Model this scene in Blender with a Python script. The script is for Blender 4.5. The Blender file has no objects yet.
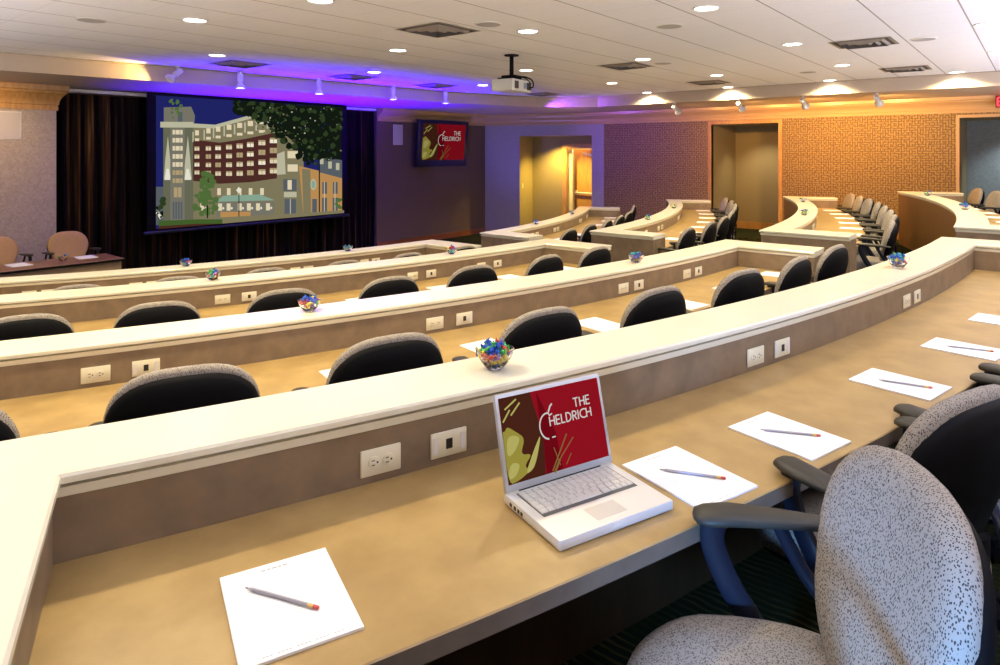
import bpy, math, random
from mathutils import Vector, Matrix
random.seed(7)
PI = math.pi
sc = bpy.context.scene
COL = sc.collection
sin, cos, R = math.sin, math.cos, math.radians

# ------------------------------------------------------------------ materials
def srgb(r, g, b):
    f = lambda c: (c/12.92 if c <= .04045 else ((c+.055)/1.055)**2.4)
    return (f(r/255), f(g/255), f(b/255), 1)

def mat(name, col, rough=.5, metal=0., spec=.5, coat=0.):
    m = bpy.data.materials.new(name); m.use_nodes = True
    b = m.node_tree.nodes['Principled BSDF']
    b.inputs['Base Color'].default_value = (*col[:3], 1)
    b.inputs['Roughness'].default_value = rough
    b.inputs['Metallic'].default_value = metal
    b.inputs['Specular IOR Level'].default_value = spec
    if coat: b.inputs['Coat Weight'].default_value = coat; b.inputs['Coat Roughness'].default_value = .08
    return m

def nodes(m):
    nt = m.node_tree
    return nt, nt.nodes, nt.links, nt.nodes['Principled BSDF']

def coords(nt, scale=(1, 1, 1), kind='Object'):
    tc = nt.nodes.new('ShaderNodeTexCoord'); mp = nt.nodes.new('ShaderNodeMapping')
    mp.inputs['Scale'].default_value = scale
    nt.links.new(tc.outputs[kind], mp.inputs['Vector'])
    return mp.outputs['Vector']

def ramp(nt, fac, stops):
    r = nt.nodes.new('ShaderNodeValToRGB')
    e = r.color_ramp.elements
    while len(e) < len(stops): e.new(.5)
    for i, (p, c) in enumerate(stops):
        e[i].position = p; e[i].color = (*c[:3], 1)
    nt.links.new(fac, r.inputs['Fac'])
    return r.outputs['Color']

def noise(nt, vec, scale, detail=3, rough=.55):
    n = nt.nodes.new('ShaderNodeTexNoise')
    n.inputs['Scale'].default_value = scale; n.inputs['Detail'].default_value = detail
    n.inputs['Roughness'].default_value = rough
    nt.links.new(vec, n.inputs['Vector'])
    return n.outputs['Fac']

def mottled(name, c1, c2, scale=6, rough=.5, stretch=(1, 1, 1), spec=.5, detail=4, lo=.35, hi=.65, bump=0., coat=0.):
    m = mat(name, c1, rough, 0, spec, coat)
    nt, N, L, b = nodes(m)
    f = noise(nt, coords(nt, stretch), scale, detail)
    L.new(ramp(nt, f, [(lo, c1), (hi, c2)]), b.inputs['Base Color'])
    if bump:
        bp = N.new('ShaderNodeBump'); bp.inputs['Strength'].default_value = bump; bp.inputs['Distance'].default_value = .002
        L.new(f, bp.inputs['Height']); L.new(bp.outputs['Normal'], b.inputs['Normal'])
    return m

def emit(name, col, strength):
    m = bpy.data.materials.new(name); m.use_nodes = True
    nt = m.node_tree; nt.nodes.clear()
    e = nt.nodes.new('ShaderNodeEmission'); o = nt.nodes.new('ShaderNodeOutputMaterial')
    e.inputs['Color'].default_value = (*col[:3], 1); e.inputs['Strength'].default_value = strength
    nt.links.new(e.outputs[0], o.inputs[0])
    return m

def math_node(nt, op, a, b=None, c=None):
    n = nt.nodes.new('ShaderNodeMath'); n.operation = op
    for i, v in enumerate((a, b, c)):
        if v is None: continue
        if isinstance(v, (int, float)): n.inputs[i].default_value = v
        else: nt.links.new(v, n.inputs[i])
    return n.outputs[0]

def sep(nt, vec):
    s = nt.nodes.new('ShaderNodeSeparateXYZ'); nt.links.new(vec, s.inputs[0]); return s.outputs

def mixc(nt, fac, a, b):
    n = nt.nodes.new('ShaderNodeMix'); n.data_type = 'RGBA'
    if isinstance(fac, (int, float)): n.inputs[0].default_value = fac
    else: nt.links.new(fac, n.inputs[0])
    for i, v in ((6, a), (7, b)):
        if isinstance(v, tuple): n.inputs[i].default_value = (*v[:3], 1)
        else: nt.links.new(v, n.inputs[i])
    return n.outputs[2]

M = {}
M['cap'] = mottled('cream_lacquer', (.79, .765, .61), (.76, .735, .58), 3, .22, spec=.5)
M['desk'] = mottled('tan_laminate', (.41, .278, .105), (.325, .212, .076), 7, .34, spec=.45, detail=6)
M['edge'] = mottled('desk_edge_laminate', (.17, .135, .10), (.13, .10, .075), 9, .45)
M['panel'] = mottled('taupe_laminate', (.25, .178, .108), (.18, .128, .08), 9, .5, detail=6)
M['front'] = mottled('brown_wood_veneer', (.17, .085, .03), (.12, .058, .02), 4, .4, stretch=(6, 6, .6))
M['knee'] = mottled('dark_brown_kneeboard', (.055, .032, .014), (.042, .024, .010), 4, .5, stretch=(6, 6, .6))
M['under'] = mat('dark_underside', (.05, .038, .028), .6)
M['black'] = mat('black_plastic', (.004, .004, .005), .65, spec=.12)
M['armpad'] = mat('dark_grey_rubber', (.035, .032, .024), .5, spec=.4)
M['armblue'] = mat('black_nylon', (.008, .011, .022), .45, spec=.3)
M['chrome'] = mat('brushed_silver', (.74, .74, .73), .35, .35)
M['white'] = mat('white_plastic', (.72, .71, .68), .4)
M['ivory'] = mat('ivory_plastic', (.74, .70, .52), .35)
M['vent'] = mat('tan_grey_metal', (.26, .22, .19), .5)
M['hole'] = mat('black_slot', (.008, .008, .008), .5)
M['paper'] = mat('white_paper', (.86, .86, .87), .7, spec=.2)
M['woodtrim'] = mottled('golden_oak_trim', (.55, .31, .10), (.42, .22, .07), 5, .35, stretch=(5, 5, .7))
M['paint'] = mat('beige_paint', (.50, .41, .32), .5)
M['crown'] = mat('tan_crown_paint', (.58, .38, .19), .3)
M['redbase'] = mottled('red_brown_baseboard', (.30, .10, .045), (.22, .07, .03), 4, .35, stretch=(.6, .6, 4))

# wall coverings
M['wall_tv'] = mottled('dark_brown_wallcovering', (.15, .098, .075), (.125, .082, .063), 60, .75, bump=.1)
M['wall_pale'] = mottled('pale_speckled_wallcovering', (.46, .395, .34), (.36, .305, .26), 34, .8, detail=6)
M['wall_lilac'] = mottled('grey_lilac_wallcovering', (.40, .37, .40), (.33, .305, .33), 45, .8)
M['wall_olive'] = mottled('olive_wallcovering', (.33, .27, .15), (.28, .225, .12), 50, .8)
M['wall_sea'] = mottled('grey_blue_wallcovering', (.30, .33, .33), (.24, .27, .28), 25, .8)
M['wall_brown'] = mat('brown_wall_paint', (.20, .15, .10), .7)
M['wall_plain'] = mat('cream_wall_paint', (.62, .56, .46), .7)

m = mat('woven_pattern_wallpaper', (.4, .3, .15), .6); M['wall_pattern'] = m
nt, N, L, b = nodes(m)
v = coords(nt, (0, 1, 1)); s = sep(nt, v)
def dashes(off, swap):
    cx = N.new('ShaderNodeCombineXYZ')
    a, c = (s[2], s[1]) if swap else (s[1], s[2])
    L.new(a, cx.inputs[0]); L.new(c, cx.inputs[1]); cx.inputs[2].default_value = 0
    br = N.new('ShaderNodeTexBrick'); br.offset = .5; br.offset_frequency = 2
    br.inputs['Scale'].default_value = 1; br.inputs['Brick Width'].default_value = .11
    br.inputs['Row Height'].default_value = .043; br.inputs['Mortar Size'].default_value = .010
    br.inputs['Mortar Smooth'].default_value = .2
    mp = N.new('ShaderNodeMapping'); mp.inputs['Location'].default_value = (off, off*1.7, 0)
    L.new(cx.outputs[0], mp.inputs['Vector']); L.new(mp.outputs[0], br.inputs['Vector'])
    return br.outputs['Fac']
d1, d2 = dashes(.03, False), dashes(.11, True)
nz = noise(nt, coords(nt, (1, 1, 1)), 13, 1)
pick = math_node(nt, 'GREATER_THAN', nz, .5)
k = math_node(nt, 'ADD', math_node(nt, 'MULTIPLY', d1, pick), math_node(nt, 'MULTIPLY', d2, math_node(nt, 'SUBTRACT', 1., pick)))
L.new(mixc(nt, k, (.34, .22, .08), (.15, .085, .032)), b.inputs['Base Color'])

m = mat('white_ceiling_tile', (.72, .71, .70), .85, spec=.2); M['ceiling'] = m
nt, N, L, b = nodes(m)
v = coords(nt); s = sep(nt, v)
def gridline(o, phase, w):
    f = math_node(nt, 'FRACT', math_node(nt, 'DIVIDE', math_node(nt, 'ADD', o, 61-phase+w/2), .615))
    return math_node(nt, 'LESS_THAN', f, w/.615)
g1 = gridline(s[1], .005, .013); g2 = math_node(nt, 'MULTIPLY', gridline(s[0], .145, .010), .18)
g = math_node(nt, 'MAXIMUM', g1, g2)
sp = noise(nt, v, 120, 2)
base = ramp(nt, sp, [(.3, (.80, .79, .83)), (.7, (.88, .87, .91))])
L.new(mixc(nt, g, base, (.34, .31, .29)), b.inputs['Base Color'])

m = mat('dark_green_patterned_carpet', (.05, .06, .03), .95, spec=.1); M['carpet'] = m
nt, N, L, b = nodes(m)
v = coords(nt)
w = N.new('ShaderNodeTexWave'); w.inputs['Scale'].default_value = 9; w.inputs['Distortion'].default_value = 3
w.inputs['Detail'].default_value = 2; L.new(v, w.inputs['Vector'])
n2 = noise(nt, v, 5, 3)
kk = math_node(nt, 'MULTIPLY', w.outputs['Fac'], n2)
L.new(ramp(nt, kk, [(.2, (.012, .020, .008)), (.42, (.025, .032, .010)), (.6, (.075, .058, .02))]), b.inputs['Base Color'])

m = mat('flecked_grey_upholstery', (.4, .4, .4), .9, spec=.15); M['fabric'] = m
nt, N, L, b = nodes(m)
v = coords(nt, (270, 270, 150))
vo = N.new('ShaderNodeTexVoronoi'); vo.inputs['Scale'].default_value = 1; L.new(v, vo.inputs['Vector'])
fl = ramp(nt, vo.outputs['Distance'], [(.30, (1, 1, 1)), (.40, (0, 0, 0))])
sepc = N.new('ShaderNodeSeparateColor'); L.new(fl, sepc.inputs[0])
L.new(mixc(nt, sepc.outputs[0], (.34, .305, .26), (.055, .05, .05)), b.inputs['Base Color'])

M['warmfabric'] = mottled('warm_tinted_upholstery', (.46, .29, .15), (.40, .25, .125), 60, .9, spec=.15)  # warm light on the front-table chairs is put into this fabric colour
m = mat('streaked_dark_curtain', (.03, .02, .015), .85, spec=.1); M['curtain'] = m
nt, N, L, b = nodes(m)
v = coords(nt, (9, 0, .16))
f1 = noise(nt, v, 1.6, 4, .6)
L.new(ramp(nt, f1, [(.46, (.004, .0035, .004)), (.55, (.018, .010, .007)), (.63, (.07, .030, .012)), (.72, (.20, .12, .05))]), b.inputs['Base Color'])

m = mat('clear_glass', (1, 1, 1), .03); M['glass'] = m
b = m.node_tree.nodes['Principled BSDF']; b.inputs['Transmission Weight'].default_value = 1; b.inputs['IOR'].default_value = 1.48
CANDY = {}
for nm, c in (('blue', (.02, .10, .55)), ('green', (.04, .38, .07)), ('yellow', (.75, .58, .04)), ('red', (.50, .02, .03)),
              ('teal', (.03, .40, .42)), ('purple', (.22, .06, .42))):
    CANDY[nm] = mat('foil_' + nm, c, .28, .15)
LAMP = emit('lamp_glow', (1, .93, .80), 14)
LAMPBLUE = emit('lamp_glow_cool', (.95, .92, 1), 9)

# ------------------------------------------------------------------ mesh builder
class MB:
    def __init__(s): s.v = []; s.f = []; s.m = []
    def add(s, vs, fs, mi=0):
        o = len(s.v); s.v += [tuple(x) for x in vs]
        for f in fs: s.f.append(tuple(i+o for i in f)); s.m.append(mi)
    def box(s, x0, y0, z0, x1, y1, z1, mi=0, mtx=None, bev=0.):
        if bev > 0:
            # chamfered box: three stacked outlines
            def ring(i, z):
                c = bev
                return [(x0+i, y0+c, z), (x0+c, y0+i, z), (x1-c, y0+i, z), (x1-i, y0+c, z), (x1-i, y1-c, z), (x1-c, y1-i, z), (x0+c, y1-i, z), (x0+i, y1-c, z)]
            lv = [ring(bev, z0), ring(0, z0+bev), ring(0, z1-bev), ring(bev, z1)]
            lv[0] = ring(bev*.6, z0); lv[3] = ring(bev*.6, z1)
            s.loft(lv, True, mi, mtx); return
        vs = [(x0, y0, z0), (x1, y0, z0), (x1, y1, z0), (x0, y1, z0), (x0, y0, z1), (x1, y0, z1), (x1, y1, z1), (x0, y1, z1)]
        if mtx: vs = [mtx @ Vector(p) for p in vs]
        s.add(vs, [(3, 2, 1, 0), (4, 5, 6, 7), (0, 1, 5, 4), (1, 2, 6, 5), (2, 3, 7, 6), (3, 0, 4, 7)], mi)
    def loft(s, rings, caps=True, mi=0, mtx=None, closed=True):
        n = len(rings[0]); vs = [p for r in rings for p in r]
        if mtx: vs = [mtx @ Vector(p) for p in vs]
        fs = []
        for k in range(len(rings)-1):
            for i in range(n if closed else n-1):
                j = (i+1) % n
                fs.append((k*n+i, k*n+j, (k+1)*n+j, (k+1)*n+i))
        if caps:
            fs.append(tuple(range(n-1, -1, -1))); fs.append(tuple((len(rings)-1)*n+i for i in range(n)))
        s.add(vs, fs, mi)
    def lathe(s, prof, n=24, mi=0, mtx=None, caps=True):
        s.loft([[(r*cos(2*PI*i/n), r*sin(2*PI*i/n), z) for i in range(n)] for r, z in prof], caps, mi, mtx)
    def cyl(s, p0, p1, r0, r1=None, n=16, mi=0):
        p0, p1 = Vector(p0), Vector(p1); r1 = r0 if r1 is None else r1
        q = (p1-p0).to_track_quat('Z', 'Y').to_matrix().to_4x4(); q.translation = p0
        h = (p1-p0).length
        s.lathe([(r0, 0), (r1, h)], n, mi, q)
    def tube(s, pts, rx, ry=None, n=10, mi=0, sub=4, up=(1, 0, 0), power=1.):
        ry = ry or rx
        P = [Vector(p) for p in pts]
        Q = []
        for i in range(len(P)-1):
            a, b_, c, d = P[max(i-1, 0)], P[i], P[i+1], P[min(i+2, len(P)-1)]
            for k in range(sub):
                t = k/sub
                Q.append(.5*((2*b_)+(c-a)*t+(2*a-5*b_+4*c-d)*t*t+(3*b_-a-3*c+d)*t**3))
        Q.append(P[-1])
        rings = []
        for i, q in enumerate(Q):
            t = (Q[min(i+1, len(Q)-1)]-Q[max(i-1, 0)]).normalized()
            u = Vector(up); u = (u-t*u.dot(t)).normalized(); w = t.cross(u)
            f = lambda a: math.copysign(abs(a)**power, a)
            rings.append([q+u*rx*f(cos(2*PI*j/n))+w*ry*f(sin(2*PI*j/n)) for j in range(n)])
        s.loft(rings, True, mi)
    def poly(s, pts, mi=0): s.add(pts, [tuple(range(len(pts)))], mi)
    def mesh(s, name, mats, smooth=.6):
        me = bpy.data.meshes.new(name); me.from_pydata(s.v, [], s.f)
        for m_ in (mats if isinstance(mats, (list, tuple)) else [mats]): me.materials.append(m_)
        for p, i in zip(me.polygons, s.m): p.material_index = i
        me.validate(); me.update()
        if smooth:
            me.shade_smooth(); me.set_sharp_from_angle(angle=smooth)
        return me
    def build(s, name, mats, parent=None, smooth=.6):
        return link(name, s.mesh(name, mats, smooth), parent)

def link(name, data, parent=None):
    o = bpy.data.objects.new(name, data); COL.objects.link(o)
    if parent: o.parent = parent
    return o
def tag(o, label=None, cat=None, group=None, kind=None):
    for k_, v_ in (('label', label), ('category', cat), ('group', group), ('kind', kind)):
        if v_: o[k_] = v_
    return o
def thing(name, loc, rz, label, cat, group=None):
    o = link(name, None); o.location = loc; o.rotation_euler = (0, 0, rz); o.empty_display_size = .1
    return tag(o, label, cat, group)
def copy_tree(o, parent=None):
    c = o.copy(); COL.objects.link(c)
    if parent: c.parent = parent
    for ch in list(o.children): copy_tree(ch, c)
    return c
def structure(mb, name, mats, smooth=.5): return tag(mb.build(name, mats, None, smooth), kind='structure')

def fix_normals(me):
    import bmesh
    bm = bmesh.new(); bm.from_mesh(me); bmesh.ops.recalc_face_normals(bm, faces=bm.faces); bm.to_mesh(me); bm.free()

# ------------------------------------------------------------------ layout (metres; X along the screen wall, Y towards it)
CX, CY = 6.96, 17.5                     # centre the desk rows curve around
WX, WY = 14.3, 11.4                     # right wall, screen wall
CEIL, SOF = 3.32, 3.10
def pol(r, phi, z=0.): return Vector((CX+r*sin(phi), CY-r*cos(phi), z))
#        front radius, floor, desk edge radius, outer end angle
ROWS = {'A': (16.88, .5025, 17.73, 23.0), 'B': (15.11, .335, 15.97, 25.8), 'C': (12.95, .1675, 13.83, 30.5), 'D': (11.06, 0., 11.95, 29.7)}
NAME = {'A': 'nearest', 'B': 'second nearest', 'C': 'third nearest', 'D': 'frontmost'}

# ------------------------------------------------------------------ floor
def ring_sector(mb, r0, r1, z, zb, a0=-62, a1=62, n=90):
    A = [R(a0+(a1-a0)*i/n) for i in range(n+1)]
    vs = [pol(r0, a, zb) for a in A]+[pol(r0, a, z) for a in A]+[pol(r1, a, z) for a in A]
    k_ = n+1
    fs = []
    for i in range(n):
        fs.append((i+1, i, k_+i, k_+i+1)); fs.append((k_+i+1, k_+i, 2*k_+i, 2*k_+i+1))
    mb.add(vs, fs)
fl = MB()
fl.poly([(-.6, -2, 0), (16.5, -2, 0), (16.5, 13.5, 0), (-.6, 13.5, 0)])
ring_sector(fl, 12.975, 24, .1675, 0); ring_sector(fl, 15.135, 24, .335, .1675); ring_sector(fl, 16.905, 24, .5025, .335)
fl.box(14.02, 3.4, .1, 16.0, 5.75, .335)
structure(fl, 'floor', M['carpet'], .3)

# ------------------------------------------------------------------ ceiling and soffit
SOFL = [(-.5, 9.95), (4.2, 9.42), (9.6, 9.08), (11.6, 8.44), (12.4, 7.37), (12.2, 3.), (12.15, -1.8)]
cl = MB(); cl.poly([(-.5, -1.8, CEIL), (-.5, 12, CEIL), (16.5, 12, CEIL), (16.5, -1.8, CEIL)])
structure(cl, 'ceiling', M['ceiling'], 0)
so = MB()
n = len(SOFL)
so.add([(x, y, CEIL-.001) for x, y in SOFL]+[(x, y, SOF) for x, y in SOFL], [(i, i+1, n+i+1, n+i) for i in range(n-1)])
so.poly([(x, y, SOF) for x, y in SOFL]+[(16.3, -1.8, SOF), (16.3, 12.2, SOF), (-.5, 12.2, SOF)])
# thin bead along the top of the soffit face
for i in range(n-1):
    a, b_ = Vector((*SOFL[i], CEIL-.018)), Vector((*SOFL[i+1], CEIL-.018)); so.cyl(a, b_, .016, n=6)
structure(so, 'trim_1', M['paint'], .4)

def offset_line(pts, offs):
    """pts polyline; offs per segment distance to the right-hand side; mitred."""
    segs = []
    for i in range(len(pts)-1):
        p, q = Vector(pts[i]), Vector(pts[i+1]); d = (q-p).normalized(); nn = Vector((d.y, -d.x))
        segs.append((p+nn*offs[i], d))
    out = [segs[0][0]]
    for i in range(1, len(segs)):
        (p, d), (q, e) = segs[i-1], segs[i]
        den = d.x*e.y-d.y*e.x
        if abs(den) < 1e-6: out.append(q); continue
        t = ((q.x-p.x)*e.y-(q.y-p.y)*e.x)/den
        out.append(p+d*t)
    p, d = segs[-1]; L_ = (Vector(pts[-1])-Vector(pts[-2])).length
    out.append(p+d*L_)
    return out

def sweep(mb, pts, widths, prof, mi=0, mats_by_face=None):
    """prof: closed list of (side, off, z); side o = from the outer line inward, i = from the inner line outward"""
    lines = []
    for side, off, z in prof:
        offs = [off if side == 'o' else w-off for w in widths]
        lines.append([Vector((p.x, p.y, z)) for p in offset_line(pts, offs)])
    m_ = len(prof); k_ = len(pts)
    vs = [lines[j][i] for i in range(k_) for j in range(m_)]
    base = len(mb.v); mb.v += [tuple(p) for p in vs]
    for i in range(k_-1):
        for j in range(m_):
            jj = (j+1) % m_
            mb.f.append((base+i*m_+j, base+i*m_+jj, base+(i+1)*m_+jj, base+(i+1)*m_+j))
            mb.m.append(mats_by_face[j] if mats_by_face else mi)
    mb.f.append(tuple(base+j for j in range(m_))); mb.m.append(mi)
    mb.f.append(tuple(base+(k_-1)*m_+j for j in range(m_-1, -1, -1))); mb.m.append(mi)

# ------------------------------------------------------------------ walls
C1, C2 = Vector((13.4, WY)), Vector((WX, 8.33))
CU = (C2-C1).normalized(); CN = Vector((-CU.y, CU.x))           # along / away from the room
CLEN = (C2-C1).length
def cw(s, t, z): p = C1+CU*s+CN*t; return (p.x, p.y, z)
w = MB(); w.box(3.3, WY+.30, 0, 9.9, WY+.36, SOF); w.poly([(9.70, WY, 0), (13.4, WY, 0), (13.4, WY, SOF), (9.70, WY, SOF)])
w.poly([(9.70, WY+.33, 0), (9.70, WY, 0), (9.70, WY, SOF), (9.70, WY+.33, SOF)])
structure(w, 'wall_front', M['wall_tv'], 0)
w = MB(); w.box(-.5, 11.22, 0, 3.47, 11.75, SOF)
structure(w, 'wall_stage_left', M['wall_pale'], 0)
w = MB(); w.poly([(-.38, -1.8, 0), (-.38, 11.3, 0), (-.38, 11.3, CEIL), (-.38, -1.8, CEIL)])
structure(w, 'wall_left', M['wall_brown'], 0)
w = MB(); w.poly([(-.5, -1.7, 0), (16, -1.7, 0), (16, -1.7, CEIL), (-.5, -1.7, CEIL)])
structure(w, 'wall_back', M['wall_brown'], 0)
# angled corner wall with its doorway recess
s0, s1, zt, dp = .308*CLEN, .905*CLEN, 2.545, .97
w = MB()
w.poly([cw(0, 0, 0), cw(s0, 0, 0), cw(s0, 0, SOF), cw(0, 0, SOF)]); w.poly([cw(s1, 0, 0), cw(CLEN, 0, 0), cw(CLEN, 0, SOF), cw(s1, 0, SOF)])
w.poly([cw(s0, 0, zt), cw(s1, 0, zt), cw(s1, 0, SOF), cw(s0, 0, SOF)])
d0, d1, dz = .60*CLEN, .885*CLEN, 2.26                           # door opening in the recess back
w.poly([cw(s0, 0, 0), cw(s0, dp, 0), cw(s0, dp, zt), cw(s0, 0, zt)], 1); w.poly([cw(s1, 0, 0), cw(s1, dp, 0), cw(s1, dp, zt), cw(s1, 0, zt)], 1)
w.poly([cw(s0, 0, zt), cw(s0, dp, zt), cw(s1, dp, zt), cw(s1, 0, zt)], 1)
w.poly([cw(s0, dp, 0), cw(d0, dp, 0), cw(d0, dp, zt), cw(s0, dp, zt)], 1); w.poly([cw(d1, dp, 0), cw(s1, dp, 0), cw(s1, dp, zt), cw(d1, dp, zt)], 1)
w.poly([cw(d0, dp, dz), cw(d1, dp, dz), cw(d1, dp, zt), cw(d0, dp, zt)], 1)
structure(w, 'wall_corner', [M['wall_lilac'], M['wall_olive']], 0)
# corridor beyond the door
w = MB()
w.poly([cw(d0-.5, 3.0, 0), cw(d1+1.2, 3.0, 0), cw(d1+1.2, 3.0, 2.6), cw(d0-.5, 3.0, 2.6)])
w.poly([cw(d1+1.2, dp+.02, 0), cw(d1+1.2, 3.0, 0), cw(d1+1.2, 3.0, 2.6), cw(d1+1.2, dp+.02, 2.6)])
w.poly([cw(d0-.5, dp+.02, 0), cw(d0-.5, 3.0, 0), cw(d0-.5, 3.0, 2.6), cw(d0-.5, dp+.02, 2.6)])
w.poly([cw(d0-.5, dp+.02, 2.6), cw(d1+1.2, dp+.02, 2.6), cw(d1+1.2, 3, 2.6), cw(d0-.5, 3, 2.6)])
structure(w, 'wall_corridor', M['wall_plain'], 0)
# right wall with two recesses
RZ = 2.735
w = MB()
def yz(y0, y1, z0, z1, mi=0, x=WX): w.poly([(x, y1, z0), (x, y0, z0), (x, y0, z1), (x, y1, z1)], mi)
r1a, r1b, r2a, r2b = 4.2, 5.62, -.35, 1.115
yz(5.62, 8.33, 0, SOF); yz(r2b, r1a, 0, SOF); yz(-1.8, r2a, 0, SOF); yz(r1a, r1b, RZ, SOF); yz(r2a, r2b, RZ, SOF)
for a, b_, mi in ((r1a, r1b, 1), (r2a, r2b, 2)):
    xb = WX+1.48
    yz(a, b_, 0, RZ, mi, xb)
    w.poly([(WX, a, 0), (xb, a, 0), (xb, a, RZ), (WX, a, RZ)], 1); w.poly([(WX, b_, 0), (xb, b_, 0), (xb, b_, RZ), (WX, b_, RZ)], 1)
    w.poly([(WX, a, RZ), (xb, a, RZ), (xb, b_, RZ), (WX, b_, RZ)], 1)
structure(w, 'wall_right', [M['wall_pattern'], M['wall_olive'], M['wall_sea']], 0)

# crown mouldings
CP = [('o', 0., 2.82), ('o', .028, 2.82), ('o', .034, 2.85), ('o', .026, 2.875), ('o', .045, 2.885), ('o', .05, 2.915), ('o', .075, 2.95), ('o', .13, 2.99),
      ('o', .17, 3.01), ('o', .18, 3.03), ('o', .21, 3.04), ('o', .215, SOF-.002), ('o', 0, SOF-.002)]
cr = MB(); pts = [(9.71, WY), (13.4, WY), (WX, 8.33), (WX, -1.7)]
sweep(cr, pts, [1]*3, CP)
structure(cr, 'trim_2', M['crown'], .5)
cr = MB(); pts = [(-.4, 11.22), (3.47, 11.22), (3.47, 11.70)]
CPL = [(a, o, 2.735+(z-2.82)*(SOF-2.737)/(SOF-2.822)) for a, o, z in CP]
CPL = [(a, o*.62, z) for a, o, z in CPL]
sweep(cr, pts, [1]*2, CPL)
structure(cr, 'trim_3', M['woodtrim'], .5)
# oak casings round the recesses of the right wall
def casing(name, a, b_, wdt, matl, zb=.2):
    t = MB()
    t.box(WX-.02, a-wdt, zb, WX+.10, a, RZ+wdt); t.box(WX-.02, b_, zb, WX+.10, b_+wdt, RZ+wdt); t.box(WX-.02, a, RZ, WX+.10, b_, RZ+wdt)
    structure(t, name, matl, 0)
casing('trim_4', r1a, r1b, .075, M['woodtrim']); casing('trim_5', r2a, r2b, .05, M['crown'])
t = MB(); t.box(-9, -9, -9, -8.9, -8.9, -8.9)
# door casing in the angled recess
t = MB()
def cbox(mb, a0, a1, t0, t1, z0, z1, mi=0):
    vs = [cw(a0, t0, z0), cw(a1, t0, z0), cw(a1, t1, z0), cw(a0, t1, z0), cw(a0, t0, z1), cw(a1, t0, z1), cw(a1, t1, z1), cw(a0, t1, z1)]
    mb.add(vs, [(3, 2, 1, 0), (4, 5, 6, 7), (0, 1, 5, 4), (1, 2, 6, 5), (2, 3, 7, 6), (3, 0, 4, 7)], mi)
cbox(t, d0-.09, d0+.03, dp-.03, dp+.16, 0, dz+.09); cbox(t, d1-.03, d1+.06, dp-.03, dp+.16, 0, dz+.09); cbox(t, d0+.03, d1-.03, dp-.03, dp+.16, dz-.03, dz+.09)
structure(t, 'trim_6', M['woodtrim'], 0)
# edges of the angled doorway opening
t = MB(); cbox(t, s0-.03, s0, -.012, .02, 0, zt+.03); cbox(t, s1, s1+.03, -.012, .02, 0, zt+.03); cbox(t, s0, s1, -.012, .02, zt, zt+.03)
structure(t, 'trim_7', M['wall_lilac'], 0)
# baseboards
t = MB(); t.box(9.7, WY-.025, 0, 13.38, WY, .13); structure(t, 'baseboard_front', M['redbase'], 0)
t = MB()
t.box(WX-.02, 5.72, .0, WX, 8.3, .45); t.box(WX-.02, 1.2, .33, WX, 4.1, .62)
t.box(WX+1.45, r1a, .335, WX+1.48, r1b, .50)
structure(t, 'baseboard_right', M['woodtrim'], 0)

# ------------------------------------------------------------------ door leaf standing open in the corridor
hp = Vector(cw(d1-.05, dp+.10, 0)); ang = math.atan2(CU.y, CU.x)
d = thing('door_1', hp, ang+R(180-30), None, None); tag(d, kind='structure')
mb = MB(); mb.box(0, -.022, .01, .88, .022, 2.2, bev=.004); mb.build('door_leaf', M['woodtrim'], d)
mb = MB()
for a in (.10, .78): mb.cyl((a, .022, 1.03), (a, .09, 1.03), .018, n=10)
mb.cyl((.06, .09, 1.03), (.82, .09, 1.03), .026, n=12); mb.box(.05, .022, .97, .14, .06, 1.10); mb.box(.74, .022, .97, .83, .06, 1.10)
mb.build('panic_bar', M['chrome'], d)
mb = MB(); mb.box(.06, .022, 2.02, .30, .07, 2.09); mb.tube([(.28, .06, 2.06), (.42, .16, 2.10), (.12, .30, 2.13)], .012, n=6)
mb.build('door_closer', M['chrome'], d)
mb = MB(); cbox(mb, d0+.03, d0+.13, dp+.20, dp+.26, 0, 2.2)
tag(mb.build('door_2', M['white']), kind='structure')
sw = thing('light_switch', cw(s0+.001, .20, 1.25), ang, 'small white light switch just inside the angled doorway recess', 'switch')
mb = MB(); mb.box(0, -.035, -.06, .008, .035, .06, bev=.002); mb.build('cover_plate', M['ivory'], sw)
mb = MB(); mb.box(.008, -.008, -.015, .018, .008, .015); mb.build('toggle', M['white'], sw)

# ------------------------------------------------------------------ desk rows
def outlet(kind, par, p, phi, label=None):
    """plate on the desk partition; +Y of the local frame points out of the panel, towards the audience"""
    mtx = Matrix.Translation(p) @ Matrix.Rotation(phi+PI, 4, 'Z')
    mb = MB(); mb.box(-.057, 0, -.035, .057, .006, .035, bev=.0025, mtx=mtx)
    o = mb.build('power_outlet' if kind == 'p' else 'data_outlet', M['ivory'], par)
    if kind == 'p':
        for sx in (-.0195, .0195):
            q = MB()
            q.lathe([(.0165, .0055), (.0165, .0085), (.0145, .009), (0.001, .009)], 18, 0, mtx @ Matrix.Translation((sx, 0, 0)) @ Matrix.Rotation(-PI/2, 4, 'X'))
            for dz_ in (-.006, .006): q.box(sx-.001, .0085, dz_-.0012, sx+.008, .0096, dz_+.0012, 1, mtx)
            q.box(sx-.0105, .0085, -.0025, sx-.006, .0096, .0025, 1, mtx)
            q.build('receptacle', [M['ivory'], M['hole']], o)
    else:
        q = MB(); q.box(-.010, .0055, -.014, .010, .0075, .014, 0, mtx); q.build('jack', M['hole'], o)
        for sx in (-.043, .043):
            q = MB(); q.box(sx-.007, .0055, -.024, sx+.007, .0075, .024, 0, mtx, ); q.build('label_window', M['white'], o)
    return o

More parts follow.
